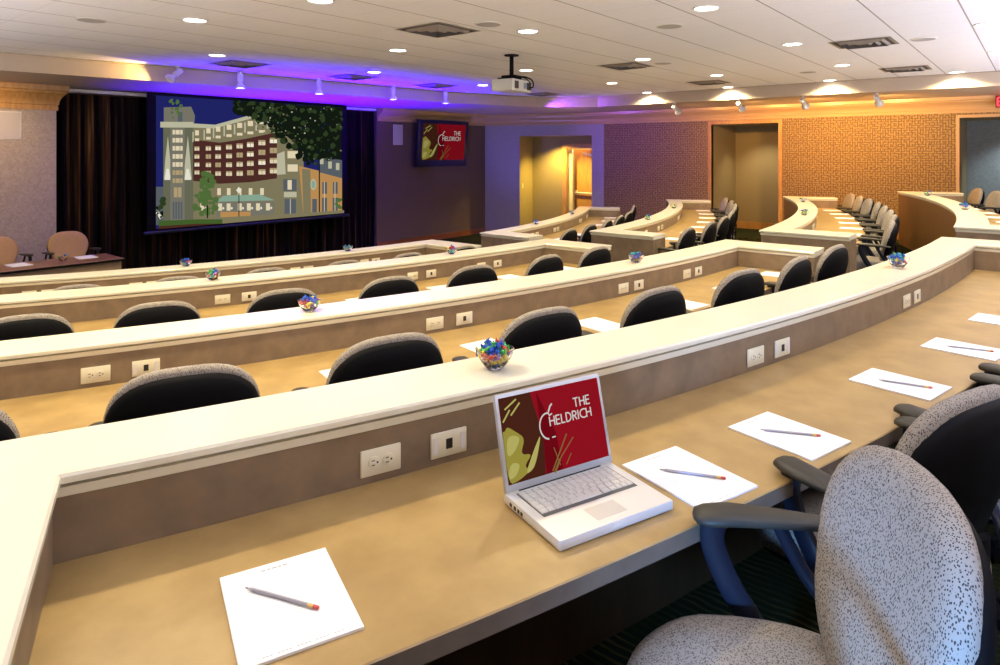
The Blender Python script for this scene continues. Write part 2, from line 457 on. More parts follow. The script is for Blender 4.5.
OUT = {'A': (-19.72, -19.04, -14.28, -13.62, -9.02, -8.42), 'B': (-22.16, -21.42, -15.9, -15.15, -9.85, -9.17, -6.69, -6.0),
       'C': (-18.87, -18.0, -11.55, -10.65, -7.94, -6.95), 'D': (-25.76, -25.0, -21.35, -20.6, -13.37, -12.6, -9.0, -8.2)}
CW = .27
def desk(row, side):
    rf, fz, rd, pe = ROWS[row]
    sg = -1 if side == 'near' else 1
    xa = 6.46 if side == 'near' else 7.46
    zt_ = fz+.9335
    phi_a = math.asin((xa-CX)/rf); phi_e = R(pe)*sg
    na = 56
    if side == 'near' and row == 'A': phi_e = R(-23.31)
    g_ = .48/rf*(1 if phi_e > phi_a else -1)
    angs = [phi_a]+[phi_a+g_+(phi_e-phi_a-2*g_)*i/(na-2) for i in range(na-1)]+[phi_e]
    arc = [pol(rf, a) for a in angs]
    tip_a = Vector((xa, CY-math.sqrt((rf+.895)**2-(xa-CX)**2), 0)); tip_e = pol(rf+.895, phi_e)
    path = [tip_a]+arc+[tip_e]; wid = [.36]+[CW]*na+[.36]
    if side == 'near': path = path[::-1]
    path = [(p.x, p.y) for p in path]; wid = wid[::-1] if side == 'near' else wid
    phm = (phi_a+phi_e)/2
    lab = {'near': {'A': 'curved desk row with the open laptop on it, nearest the camera',
                    'B': 'second curved desk row from the camera, left of the aisle',
                    'C': 'third curved desk row from the camera, left of the aisle',
                    'D': 'curved desk row in front of the screen, left of the aisle'},
           'far': {'A': 'curved desk row beyond the aisle with tall brown front, at right edge',
                   'B': 'curved desk row beyond the aisle standing before the wood-cased wall recess',
                   'C': 'curved desk row beyond the aisle against the purple-lit patterned wall',
                   'D': 'curved desk row beyond the aisle, nearest the angled doorway'}}[side][row]
    t_ = thing('conference_desk', pol(rf+.4, phm, fz), 0, lab, 'desk', 'curved tiered desk rows')
    inv = Matrix.Translation(-t_.location)
    def bld(mb, name, mats, sm=.5):
        mb.v = [tuple(Vector(p)-t_.location) for p in mb.v]
        me = mb.mesh(name, mats, 0); fix_normals(me)
        if sm: me.shade_smooth(); me.set_sharp_from_angle(angle=sm)
        return link(name, me, t_)
    mb = MB()
    sweep(mb, path, wid, [('o', .014, zt_-.052), ('o', .008, zt_-.030), ('o', .024, zt_-.029), ('o', .024, zt_-.021), ('o', 0, zt_-.020), ('o', 0, zt_-.006), ('o', .005, zt_),
                          ('i', .005, zt_), ('i', 0, zt_-.006), ('i', 0, zt_-.020), ('i', .024, zt_-.021), ('i', .024, zt_-.029), ('i', .007, zt_-.030), ('i', .012, zt_-.052)])
    bld(mb, 'cap_rail', M['cap'])
    mb = MB()
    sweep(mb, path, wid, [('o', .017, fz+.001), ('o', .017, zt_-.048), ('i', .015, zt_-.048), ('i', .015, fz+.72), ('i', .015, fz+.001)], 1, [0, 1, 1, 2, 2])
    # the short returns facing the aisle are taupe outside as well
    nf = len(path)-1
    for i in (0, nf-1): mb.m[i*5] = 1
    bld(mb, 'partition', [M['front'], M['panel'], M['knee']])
    # desktop between the two returns
    mb = MB()
    ri = rf+CW-.016; nd = 56
    zd = fz+.74
    ca = math.cos
    def xr(r): return math.asin((xa+sg*(.36-.016)-CX)/r)        # aisle-side inner face
    def er(r): return phi_e-sg*(.36-.016)/r
    rows_ = []
    for r, z, mi in ((ri, zd-.042, 0), (ri, zd, 0), (rd-.003, zd, 0), (rd, zd-.003, 0), (rd, zd-.042, 0)):
        a0, a1 = xr(r), er(r)
        rows_.append([pol(r, a0+(a1-a0)*i/nd, z) for i in range(nd+1)])
    k_ = nd+1; base = 0
    vs = [p for r_ in rows_ for p in r_]
    fs, ms = [], []
    for j in range(5):
        jj = (j+1) % 5
        for i in range(nd):
            fs.append((j*k_+i, jj*k_+i, jj*k_+i+1, j*k_+i+1)); ms.append({0: 0, 1: 0, 2: 0, 3: 1, 4: 2}[j])
    fs.append(tuple(j*k_ for j in range(5))); ms.append(1); fs.append(tuple(j*k_+nd for j in range(4, -1, -1))); ms.append(1)
    mb.v = vs; mb.f = fs; mb.m = ms
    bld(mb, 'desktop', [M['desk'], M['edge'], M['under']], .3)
    # cable tray under the desktop
    mb = MB()
    a0, a1 = xr(ri), er(ri)
    trp = [pol(ri+.02, a0+(a1-a0)*(.01+.98*i/40)) for i in range(41)]
    if side == 'near': trp = trp[::-1]
    sweep(mb, [(p.x, p.y) for p in trp], [.16]*40, [('o', 0, zd-.24), ('o', 0, zd-.10), ('o', .012, zd-.10), ('o', .012, zd-.228), ('i', .012, zd-.228), ('i', .012, zd-.17), ('i', 0, zd-.17), ('i', 0, zd-.24)])
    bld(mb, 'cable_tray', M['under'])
    for i, ph in enumerate(OUT[row]):
        a = R(ph)*(1 if side == 'near' else -1)
        p = pol(rf+CW-.015, a, zd+.056)-t_.location
        outlet('p' if (i % 2 == 0) == (side == 'near') else 'd', t_, p, a)
    return t_
for side in ('near', 'far'):
    for row in 'ABCD': desk(row, side)

# ------------------------------------------------------------------ swivel chair
def superell(a, n): c, s_ = cos(a), sin(a); return math.copysign(abs(c)**(2/n), c), math.copysign(abs(s_)**(2/n), s_)
def sstep(x, a, b_): t = min(1, max(0, (x-a)/(b_-a))); return t*t*(3-2*t)
def ysurf(x, z):
    return -.120-.15*(z-.54)+.028*math.exp(-((z-.68)/.12)**2)+.55*x*x
def back_rings(rings, zc, hh, hw, n=44, ex=2.7):
    out = []
    for sc_, dy in rings:
        r = []
        for i in range(n):
            ux, uz = superell(2*PI*i/n, ex)
            zz = zc+hh*uz; t = (zz-(zc-hh))/(2*hh)
            x = hw*ux*(.50+.50*sstep(t, -.08, .70))
            X, Z = x*sc_, zc+(zz-zc)*sc_
            r.append((X, ysurf(X, Z)+dy, Z))
        out.append(r)
    return out
def make_chair():
    t_ = thing('swivel_chair', (0, 0, 0), 0, None, 'chair')
    mb = MB(); mb.loft(back_rings([(.02, .022), (.3, .021), (.55, .018), (.78, .011), (.91, .003), (.97, -.010), (1, -.026), (.985, -.044), (.94, -.054), (.80, -.058)], .80, .268, .258, ex=2.85), True)
    bk = mb.build('backrest', M['fabric'], t_, .9)
    mb = MB(); mb.loft(back_rings([(.985, -.036), (1.0, -.048), (.985, -.062), (.93, -.076), (.75, -.090), (.4, -.096), (.05, -.098)], .782, .262, .259, ex=2.85), True)
    mb.tube([(0, -.235, .70), (0, -.23, .59), (0, -.18, .475), (0, -.05, .455)], .045, .012, 8)
    mb.build('back_shell', M['black'], bk, .9)
    def seat_rings(rings, n=44):
        out = []
        for sc_, z in rings:
            r = []
            for i in range(n):
                ux, uy = superell(2*PI*i/n, 3.0)
                x, y = .258*ux*sc_, .055+.275*uy*sc_
                x *= .90+.10*sstep(y, -.22, .1)
                r.append((x, y, z-.045*sstep(y, .12, .34)-.012*(1-min(1, (x/.2)**2))*sc_*0))
            out.append(r)
        return out
    mb = MB(); mb.loft(seat_rings([(.90, .470), (.97, .480), (1, .505), (.99, .537), (.955, .560), (.86, .573), (.6, .575), (.02, .571)]), True)
    st = mb.build('seat', M['fabric'], t_, .9)
    mb = MB(); mb.loft(seat_rings([(.55, .435), (.80, .442), (.93, .462), (.94, .474)]), True); mb.build('seat_pan', M['black'], st, .9)
    for sx in (-1, 1):
        mb = MB()
        mb.tube([(sx*.288, .085, .756), (sx*.292, .090, .70), (sx*.290, .055, .61), (sx*.280, .0, .52), (sx*.235, -.04, .452), (sx*.15, -.04, .44)], .016, .028, 10, power=.7)
        mb.tube([(sx*.290, -.06, .752), (sx*.292, -.085, .70), (sx*.285, -.125, .63), (sx*.25, -.17, .58), (sx*.16, -.22, .57)], .012, .016, 8)
        ar = mb.build('arm', M['armblue'], t_, .8)
        rings = []
        for k_, (y, hw_, tz, bz) in enumerate(((.135, .012, .768, .758), (.128, .030, .776, .753), (.105, .041, .781, .751), (.05, .044, .782, .750), (-.05, .038, .776, .748), (-.14, .030, .768, .744), (-.185, .022, .762, .744), (-.198, .008, .756, .748))):
            xc = sx*(.292-.008*(y > .1))
            rings.append([(xc+hw_*ux, y, (tz+bz)/2+(tz-bz)/2*uz) for ux, uz in (superell(2*PI*i/14, 2.6) for i in range(14))])
        mb = MB(); mb.loft(rings, True); mb.build('arm_pad', M['armpad'], ar, .9)
    mb = MB(); mb.lathe([(.028, .10), (.028, .26), (.02, .26), (.02, .43)], 16); mb.build('gas_column', M['black'], t_)
    mb = MB(); mb.lathe([(.045, .075), (.05, .10), (.04, .13)], 16)
    for k_ in range(5):
        a = 2*PI*k_/5+.3; mt = Matrix.Rotation(a, 4, 'Z')
        mb.loft([[(.02, -.03, .085), (.02, .03, .085), (.02, .025, .125), (.02, -.025, .125)], [(.30, -.016, .066), (.30, .016, .066), (.30, .013, .088), (.30, -.013, .088)]], True, 0, mt)
    bs = mb.build('star_base', M['black'], t_)
    for k_ in range(5):
        a = 2*PI*k_/5+.3; p = Vector((.29*cos(a), .29*sin(a), .03)); q = Vector((-sin(a), cos(a), 0))
        mb = MB()
        for sgn in (-1, 1): mb.cyl(p+q*sgn*.006, p+q*sgn*.024, .029, n=14)
        mb.cyl(p, p+Vector((0, 0, .045)), .008, n=8)
        mb.build('caster', M['black'], bs)
    return t_
CH = make_chair(); first = [True]
def put_chair(p, rz, label, group, low=.05):
    o = copy_tree(CH)
    first[0] = False
    if low:
        for c in o.children:
            if c.name.startswith('backrest'): c.location.z -= low
    o.location = p; o.rotation_euler = (0, 0, rz); o['label'] = label; o['group'] = group
    return o
ORD = ['first', 'second', 'third', 'fourth', 'fifth', 'sixth', 'seventh', 'eighth', 'ninth']
# the chair swivelled sideways at the nearest desk
f = Vector((-.560, .828)); rgt = Vector((f.y, -f.x)); tip = Vector((1.513, .630))
q = tip-f*.125-rgt*.292+Vector((.0, .0))
put_chair((q.x, q.y, .5025), math.atan2(-f.x, f.y), 'grey fabric swivel chair turned sideways, its seat facing us, nearest the camera', 'chairs at the nearest desk row', .045)
for i, ph in enumerate((-15.7, -13.5, -11.1)):
    put_chair(pol(17.73+.10, R(ph), .5025), R(ph)+R((-6, -4, 0, 0)[i]),
              ('black-backed swivel chair just behind the sideways grey chair, at the nearest desk', 'black-backed swivel chair at the nearest desk, second behind the sideways grey chair',
               'black-backed swivel chair at the nearest desk, third behind the sideways grey chair', 'black-backed swivel chair at the nearest desk, fourth behind the sideways grey chair')[i], 'chairs at the nearest desk row', .045)
SPOT = {('near', 'B'): (-23.6, -21.02, -18.38, -15.55, -12.62, -9.5, -6.85, -3.85), ('near', 'C'): (-23.9, -21.0, -17.8, -14.6, -11.35, -8.0, -4.9),
        ('near', 'D'): (-23.4, -19.8, -16.2, -12.6, -9.0, -5.2), ('far', 'D'): (5.4, 9.0, 12.6, 16.4, 20.2, 24.0, 27.3),
        ('far', 'C'): (4.0, 7.6, 11.2, 14.6, 18.0, 21.4, 24.8, 28.2), ('far', 'B'): (5.7, 8.8, 11.6, 14.4, 17.2, 20.0, 22.6, 25.0), ('far', 'A'): (22.2, 19.7)}
for (side, row), ps in SPOT.items():
    rf, fz, rd, pe = ROWS[row]
    for i, ph in enumerate(ps):
        if side == 'near':
            lb = 'swivel chair at the %s desk row left of the aisle, %s from the left' % (NAME[row] if row != 'D' else 'frontmost', ORD[i])
        elif row == 'A':
            lb = ('tan-lit swivel chair by the grey-blue recess at the right edge, whole backrest showing', 'swivel chair cut by the right picture edge, beside the grey-blue recess')[i]
        else:
            lb = 'swivel chair %s from the aisle at the desk row %s' % (ORD[i], {'B': 'before the wood-cased recess', 'C': 'against the purple-lit patterned wall', 'D': 'nearest the angled doorway'}[row])
        put_chair(pol(rd+.085+random.uniform(-.01, .025), R(ph), fz), R(ph)+R(random.uniform(-5, 5)), lb, 'chairs at the %s row %s the aisle' % (NAME[row], 'left of' if side == 'near' else 'beyond'), .022 if (side, row) == ('near', 'B') else .05)

# ------------------------------------------------------------------ speakers' table at the front
tb = thing('panel_table', (2.43, 9.62, 0), R(-1.2), 'long brown table with black edge in front of the pale stage wall', 'table')
mb = MB(); mb.box(-2.2, -.33, .715, 1.22, .33, .742, 0, bev=.004); mb.build('tabletop', mottled('red_brown_tabletop', (.24, .12, .08), (.19, .09, .06), 5, .3), tb)
mb = MB(); mb.box(-2.2, -.336, .712, 1.226, -.331, .738); mb.box(1.221, -.336, .712, 1.226, .33, .738); mb.build('edge_band', M['black'], tb)
mb = MB(); mb.box(-2.1, -.30, .03, 1.19, -.275, .714); mb.build('modesty_panel', mottled('tan_table_panel', (.33, .23, .13), (.28, .19, .11), 6, .45), tb)
for xx in (-2.15, -.5, 1.16):
    mb = MB(); mb.box(xx-.02, -.27, 0, xx+.02, .28, .714); mb.build('leg', M['panel'], tb)
for p_, rz_, lb_ in (((3.40, 10.36, 0), R(180), 'tan-lit upholstered chair behind the front table, fully in view'), ((2.60, 10.40, 0), R(186), 'tan-lit upholstered chair behind the front table, cut by the left edge')):
    c_ = put_chair(p_, rz_, lb_, 'chairs behind the front table')
    for k_ in c_.children:
        if k_.name.startswith(('backrest', 'seat')): k_.material_slots[0].link = 'OBJECT'; k_.material_slots[0].material = M['warmfabric']

def drop(o):
    for c in list(o.children): drop(c)
    bpy.data.objects.remove(o)
drop(CH)
# ------------------------------------------------------------------ notepads and pencils
m = mat('ruled_paper', (.86, .86, .87), .7, spec=.2); M['ruled'] = m
nt, N, L, b = nodes(m)
s = sep(nt, coords(nt))
ln = math_node(nt, 'LESS_THAN', math_node(nt, 'FRACT', math_node(nt, 'DIVIDE', math_node(nt, 'ADD', s[1], 5.), .0075)), .09)
ins = math_node(nt, 'MULTIPLY', math_node(nt, 'LESS_THAN', s[1], .085), math_node(nt, 'GREATER_THAN', s[1], -.118))
L.new(mixc(nt, math_node(nt, 'MULTIPLY', math_node(nt, 'MULTIPLY', ln, ins), .75), (.86, .86, .87), (.35, .45, .55)), b.inputs['Base Color'])
M['ink'] = mat('pale_grey_print', (.42, .42, .45), .7)
def pad_mesh():
    mb = MB(); mb.box(-.108, -.140, 0, .108, .140, .005)
    # heading and foot lines, too faint to read
    for x0, x1 in ((-.030, -.022), (-.018, -.012), (-.009, .001), (.004, .010), (.013, .022)): mb.box(x0, .118, .005, x1, .1225, .00515, 1)
    for k_ in range(22): 
        if k_ % 5 != 3: mb.box(-.07+k_*.0066, -.131, .005, -.07+k_*.0066+.0048, -.129, .00515, 1)
    return mb.mesh('notepad', [M['ruled'], M['ink']], 0)
PAD = pad_mesh()
mpl = MB()
mpl.box(-.108, -.140, 0, .108, .140, .004); PADF = mpl.mesh('notepad', M['paper'], 0)
def put_pad(p, rz, label, group, near=False):
    o = link('notepad', PAD if near else PADF); o.location = p; o.rotation_euler = (0, 0, rz)
    return tag(o, label, 'notepad', group)
PENCIL = []
def pencil_parts():
    b_ = MB(); b_.lathe([(.0036, .018), (.0036, .150)], 6); b_.lathe([(.0036, .018), (.0012, .006)], 6, 0)
    me1 = b_.mesh('pencil', mat('silver_pencil_paint', (.36, .36, .42), .35), .4)
    c_ = MB(); c_.lathe([(.0016, .007), (.0002, 0)], 6); me2 = c_.mesh('tip', M['hole'], .4)
    d_ = MB(); d_.lathe([(.0039, .150), (.0039, .162)], 10); me3 = d_.mesh('ferrule', mat('brass_ferrule', (.75, .52, .2), .3, .9), .4)
    e_ = MB(); e_.lathe([(.0036, .162), (.0036, .172), (.0026, .174)], 10); me4 = e_.mesh('eraser', mat('pink_eraser', (.62, .10, .10), .7), .4)
    return me1, me2, me3, me4
PM = pencil_parts()
def put_pencil(p0, p1, z, label):
    """p0 tip, p1 eraser end (plan)"""
    a, b_ = Vector((*p0, z)), Vector((*p1, z))
    o = link('pencil', PM[0]); o.location = a; o.rotation_euler = (b_-a).to_track_quat('Z', 'Y').to_euler()
    tag(o, label, 'pencil', 'pencils on the notepads')
    for nm, me in (('tip', PM[1]), ('ferrule', PM[2]), ('eraser', PM[3])): link(nm, me, o)
NW = ['beside the laptop, at the left end of the nearest desk', 'just right of the laptop on the nearest desk', 'second right of the laptop on the nearest desk',
      'third right of the laptop on the nearest desk', 'fourth right of the laptop on the nearest desk', 'fifth right of the laptop on the nearest desk']
zA = .5025+.74
NW[0] = 'left of the laptop at the front left of the nearest desk'
for i, (ph, tw) in enumerate(((-20.80, -1.0), (-17.37, -.5), (-15.85, 0), (-13.35, 1), (-11.02, .5), (-8.65, 0))):
    p = pol(17.505 if i == 0 else 17.56, R(ph), zA+.0005)
    put_pad(p, R(ph+tw), 'white ruled notepad '+NW[i], 'notepads on the nearest desk row', True)
    if i < 5:
        a = {0: ((.709, 1.232), (.765, 1.070)), 1: ((1.690, .812), (1.754, .652)), 2: ((2.132, .682), (2.203, .522)), 3: None, 4: None}[i]
        if a is None:
            rot = Matrix.Rotation(R(ph), 2)
            a = [(p.xy+rot @ Vector(v_))[:] for v_ in ((-.035, .06), (.03, -.10))]
        put_pencil(a[0], a[1], zA+.0095, 'silver pencil with pink eraser, on notepad '+NW[i].replace(' on the nearest desk', '').replace('at the front left of the nearest desk', 'at the desk\'s left end').replace('at the left end of the nearest desk', ''))
PADS = {k_: v_ for k_, v_ in SPOT.items() if k_[1] != 'A' and k_ != ('near', 'D')}
for k_, keep in ((('near', 'B'), range(2, 8)), (('near', 'C'), range(3, 7)), (('far', 'D'), (1, 2, 4, 5, 6)), (('far', 'C'), range(1, 8)), (('far', 'B'), range(1, 7))):
    PADS[k_] = tuple(PADS[k_][i] for i in keep)
PADS[('far', 'A')] = (11.5, 13.9, 16.3, 18.7)
for (side, row), ps in PADS.items():
    rf, fz, rd, pe = ROWS[row]
    for i, ph in enumerate(ps):
        wh = {'B': 'before the wood-cased recess', 'C': 'against the purple-lit wall', 'D': 'nearest the angled doorway', 'A': 'with the tall brown front'}[row]
        lb = ('white notepad, %s from the left on the %s desk row left of the aisle' % (ORD[i], NAME[row])) if side == 'near' else \
             ('white notepad %s from the aisle on the far desk row %s' % (ORD[i], wh))
        put_pad(pol(rd-.165, R(ph), fz+.7405), R(ph+random.uniform(-3, 3)), lb, 'notepads on the %s row %s the aisle' % (NAME[row], 'left of' if side == 'near' else 'beyond'))
put_pad((2.60, 9.70, .7425), R(4), 'white notepad on the front table at its left end', 'notepads on the front table')
put_pad((3.35, 9.74, .7425), R(-4), 'white notepad on the front table before the whole tan-lit chair', 'notepads on the front table')

# ------------------------------------------------------------------ candy bowls
def bowl_mesh():
    mb = MB()
    prof = [(.024, 0), (.028, .002), (.030, .006), (.042, .020), (.053, .038), (.059, .052), (.0625, .063), (.0610, .0635), (.0575, .052), (.051, .038), (.040, .022), (.027, .011), (.002, .009)]
    mb.lathe(prof, 28); return mb.mesh('candy_bowl', M['glass'], 1.2)
BOWL = bowl_mesh()
def candy_mesh(c):
    mb = MB()
    prof = [(.0135, -.019), (.0145, -.0185), (.004, -.0105), (.0065, -.009), (.0098, -.005), (.0105, 0), (.0098, .005), (.0065, .009), (.004, .0105), (.0145, .0185), (.0135, .019)]
    rings = []
    for r, z in prof: rings.append([(r*cos(2*PI*i/8), r*(.35 if abs(z) > .015 else 1)*sin(2*PI*i/8), z) for i in range(8)])
    mb.loft(rings, True); return mb.mesh('candy', CANDY[c], .5)
CM = {c: candy_mesh(c) for c in CANDY}
def bowl(p, where, nc, mixw, seed):
    rng = random.Random(seed)
    o = link('candy_bowl', BOWL); o.location = p
    tag(o, 'clear glass candy bowl '+where, 'bowl', 'glass candy bowls')
    placed = []
    tries = 0
    big = 1.0 if nc >= 24 else (1.25 if nc >= 12 else 1.5)
    while len(placed) < nc and tries < 6000:
        tries += 1
        z = rng.uniform(.017, .076)
        rm = (.030+.024*sstep(z, .012, .050)) if z < .055 else .056*math.sqrt(max(0.02, 1-(z-.055)/.034))
        rm = max(.004, min(rm, .053)-.0085)
        a, r = rng.uniform(0, 2*PI), rm*math.sqrt(rng.random())
        c = Vector((r*cos(a), r*sin(a), z))
        if any((c-q_).length < .0142*big for q_ in placed): continue
        placed.append(c)
        cn = rng.choices(list(CANDY), mixw)[0]
        if z > .06: cn = rng.choices(list(CANDY), [mixw[0]*3]+list(mixw[1:]))[0]
        k_ = link('candy', CM[cn]); k_.location = Vector(p)+c
        k_.rotation_euler = (rng.uniform(0, PI), rng.uniform(0, PI), rng.uniform(0, PI)); k_.scale = (.80*big**.6,)*3
        tag(k_, '%s foil-wrapped candy in the bowl %s' % (cn, where), 'candy', 'candies in the bowl '+where)
def bw(row, ph, where, nc, seed, mixw=(4, 3, 2, 2, 2, 1)):
    rf, fz, rd, pe = ROWS[row]
    bowl(pol(rf+.135, R(ph), fz+.9337), where, nc, mixw, seed)
bw('A', -18.27, 'behind the laptop on the nearest desk', 70, 1, (3, 4, 2, 2, 2, 1))
bw('A', -8.12, 'at the right end of the nearest desk', 32, 2, (4, 3, 1, 1, 3, 2))
bw('B', -18.5, 'on the second desk row, left half', 28, 3, (4, 2, 2, 1, 1, 4))
bw('B', -8.7, 'on the second desk row, right half', 26, 4, (5, 2, 1, 1, 4, 1))
bw('C', -19.1, 'on the third desk row, left half', 19, 5)
bw('C', -9.2, 'on the third desk row, right half', 18, 6)
bw('D', -19.0, 'on the frontmost desk below the screen', 12, 7)
bw('D', -9.8, 'on the frontmost desk below the dark curtain end', 12, 8)
bw('D', 10.1, 'on the doorway row near the aisle', 8, 9); bw('D', 20.0, 'on the doorway row at its far half', 6, 10)
bw('C', 10.0, 'on the purple-wall row near the aisle', 10, 11); bw('C', 20.0, 'on the purple-wall row at its far half', 6, 12)
bw('B', 10.0, 'on the wood-recess row, nearer one', 10, 13); bw('B', 19.9, 'on the wood-recess row, farther one', 6, 14)
bw('A', 9.1, 'on the brown-fronted far row, nearer one', 10, 15); bw('A', 18.7, 'on the brown-fronted far row, farther one', 6, 16)
bowl(Vector((3.06, 9.66, .7425)), 'on the front table by the stage', 10, (2, 1, 1, 3, 1, 3), 17)

# ------------------------------------------------------------------ slide artwork shared by the television and the laptop
SL = {'red': (.36, .008, .018), 'darkred': (.20, .004, .010), 'brown': (.085, .022, .012), 'leaf': (.42, .36, .06), 'leafl': (.60, .55, .16), 'twig': (.30, .17, .05), 'white': (.85, .83, .80)}
def slide(strength):
    return [emit('slide_'+k_, v_, strength) for k_, v_ in SL.items()]
def stroke(pts, w_, close=False):
    out = []
    for i in range(len(pts)-1):
        a, b_ = Vector(pts[i]), Vector(pts[i+1]); d_ = (b_-a)
        if d_.length < 1e-6: continue
        d_.normalize(); n_ = Vector((-d_.y, d_.x))*w_/2; e_ = d_*w_*.28
        out.append([a-e_+n_, a-e_-n_, b_+e_-n_, b_+e_+n_])
    return out
def arc_pts(cx, cy, rx, ry, a0, a1, n=14): return [(cx+rx*cos(R(a0+(a1-a0)*i/n)), cy+ry*sin(R(a0+(a1-a0)*i/n))) for i in range(n+1)]
GLY = {'T': (.62, [[(0, 1), (.62, 1)], [(.31, 0), (.31, 1)]]), 'H': (.62, [[(0, 0), (0, 1)], [(.62, 0), (.62, 1)], [(0, .52), (.62, .52)]]),
       'E': (.46, [[(0, 0), (0, 1)], [(0, 1), (.46, 1)], [(0, .52), (.42, .52)], [(0, 0), (.46, 0)]]), 'L': (.42, [[(0, 1), (0, 0)], [(0, 0), (.42, 0)]]),
       'D': (.64, [[(0, 0), (0, 1)], [(0, 1), (.18, 1)]+arc_pts(.18, .5, .46, .5, 90, -90)+[(0, 0)]]),
       'R': (.52, [[(0, 0), (0, 1)], [(0, 1), (.22, 1)]+arc_pts(.22, .74, .27, .26, 90, -90)+[(0, .48)], [(.22, .48), (.52, 0)]]),
       'I': (.02, [[(0, 0), (0, 1)]]), 'C': (.66, [arc_pts(.52, .5, .52, .5, 60, 300, 18)])}
def text_quads(txt, x, y, h, sw=.15, gap=.25):
    out = []
    for ch in txt:
        wd, ss = GLY[ch]
        for s_ in ss: out += stroke([(x+p[0]*h, y+p[1]*h) for p in s_], sw*h)
        x += (wd+gap)*h
    return out
def text_w(txt, h, gap=.25): return (sum(GLY[c][0]+gap for c in txt)-gap)*h
def slide_mesh(mb, W, H, P):
    """paints the slide on a plane of W x H; P(u, v, lift) -> point"""
    def q(poly, mi, lift): mb.poly([P(p[0], p[1], lift) for p in poly], mi)
    q([(0, 0), (W, 0), (W, H), (0, H)], 0, 0)
    q([(.36*W, 0), (.52*W, 0), (.50*W, .45*H), (.36*W, H)], 1, .0002)
    q([(0, 0), (.35*W, 0), (.37*W, .35*H), (.34*W, .7*H), (.30*W, H), (0, H)], 2, .0004)
    def chaikin(pts):
        for _ in range(2):
            pts = [r_ for i in range(len(pts)) for p0, p1 in [(pts[i], pts[(i+1) % len(pts)])]
                   for r_ in ((p0[0]*.78+p1[0]*.22, p0[1]*.78+p1[1]*.22), (p0[0]*.22+p1[0]*.78, p0[1]*.22+p1[1]*.78))]
        return pts
    def leaf(pts, mi, lf): q([(a*W, b_*H) for a, b_ in chaikin(pts)], mi, lf)
    leaf([(.0, .0), (.10, .02), (.22, .10), (.16, .16), (.25, .28), (.14, .30), (.20, .48), (.12, .58), (.05, .66), (.02, .60), (0, .62)], 3, .0006)
    leaf([(.02, .30), (.10, .36), (.16, .50), (.09, .55), (.03, .52)], 4, .0008); leaf([(.01, .05), (.08, .08), (.13, .20), (.06, .24), (.02, .18)], 4, .0008)
    leaf([(.16, .06), (.26, .30), (.36, .50), (.29, .22), (.24, .10)], 4, .0007)
    for a, b_ in (((.05, .86), (.16, .95)), ((.10, .78), (.19, .90)), ((.02, .72), (.09, .84))): 
        for s_ in stroke([(a[0]*W, a[1]*H), (b_[0]*W, b_[1]*H)], .014*W): q(s_, 4, .0007)
    for a, b_, w_ in (((.42, .02), (.60, .40), .012), ((.48, .10), (.66, .34), .01), ((.50, .06), (.46, .28), .008), ((.44, .0), (.50, .12), .02), ((.56, .05), (.62, .16), .008)):
        for s_ in stroke([(a[0]*W, a[1]*H), (b_[0]*W, b_[1]*H)], w_*W): q(s_, 5, .0007)
    # apple outline and the two lines of the name
    for s_ in stroke(arc_pts(.435*W, .55*H, .083*W, .155*H, 78, 262, 16), .012*W)+stroke([(.45*W, .70*H), (.46*W, .67*H), (.485*W, .685*H)], .010*W)+\
             stroke([(.455*W, .72*H), (.475*W, .775*H), (.495*W, .80*H)], .014*W)+stroke([(.46*W, .405*H), (.49*W, .405*H)], .010*W): q(s_, 6, .0010)
    h = .105*H; tw = text_w('HELDRICH', h)
    k_ = .425*W/tw
    for s_ in text_quads('HELDRICH', 0, 0, 1): q([(.455*W+p.x*h*k_, .545*H+p.y*h) for p in s_], 6, .0012)
    t2 = text_w('THE', h)*k_
    for s_ in text_quads('THE', 0, 0, 1): q([(.88*W-t2+p.x*h*k_, .70*H+p.y*h) for p in s_], 6, .0012)

# ------------------------------------------------------------------ laptop
lp = thing('laptop', (1.414, .869, zA), R(-20.3), 'open silver laptop showing a red slide on the nearest desk', 'laptop')
LW, LD = .344, .240
mb = MB(); mb.box(-LW/2, -LD/2, .003, LW/2, LD/2, .025, bev=.004)
for sx in (-1, 1):
    for sy in (-1, 1): mb.cyl((sx*.15, sy*.10, 0), (sx*.15, sy*.10, .004), .007, n=10)
mb.build('laptop_base', M['chrome'], lp)
mb = MB(); mb.box(-.145, -.020, .0248, .145, .103, .0254); kb = mb.build('keyboard', mat('grey_key_tray', (.09, .09, .085), .5), lp)
km = {}
def key(x, y, w_, h_):
    k_ = (round(w_, 4), round(h_, 4))
    if k_ not in km:
        q_ = MB(); q_.loft([[(-w_/2, -h_/2, 0), (w_/2, -h_/2, 0), (w_/2, h_/2, 0), (-w_/2, h_/2, 0)], [(-w_/2*.86, -h_/2*.82, .0026), (w_/2*.86, -h_/2*.82, .0026), (w_/2*.86, h_/2*.86, .0026), (-w_/2*.86, h_/2*.86, .0026)]])
        km[k_] = q_.mesh('key', M['keys'], 0)
    o = link('key', km[k_], kb); o.location = (x, y, .0254)
M['keys'] = mat('pale_silver_key', (.66, .65, .60), .4, .2)
for r_, (n_, hh_) in enumerate(((14, .011), (14, .0175), (14, .0175), (13, .0175), (12, .0175))):
    y = .094-(0 if r_ == 0 else .0165+(r_-1)*.0195); w_ = .284/n_
    for i in range(n_): key(-.142+w_*(i+.5), y, w_-.002, hh_)
y = .094-.0165-4*.0195+.002
x = -.142
for w_ in (.021, .021, .021, .024, .10, .024, .021, .0173, .0173, .0173):
    key(x+w_/2, y, w_-.002, .0165); x += w_
mb = MB(); mb.box(-.045, -.095, .0249, .045, -.040, .0253); mb.build('trackpad', mat('grey_trackpad', (.58, .58, .59), .35, .5), lp)
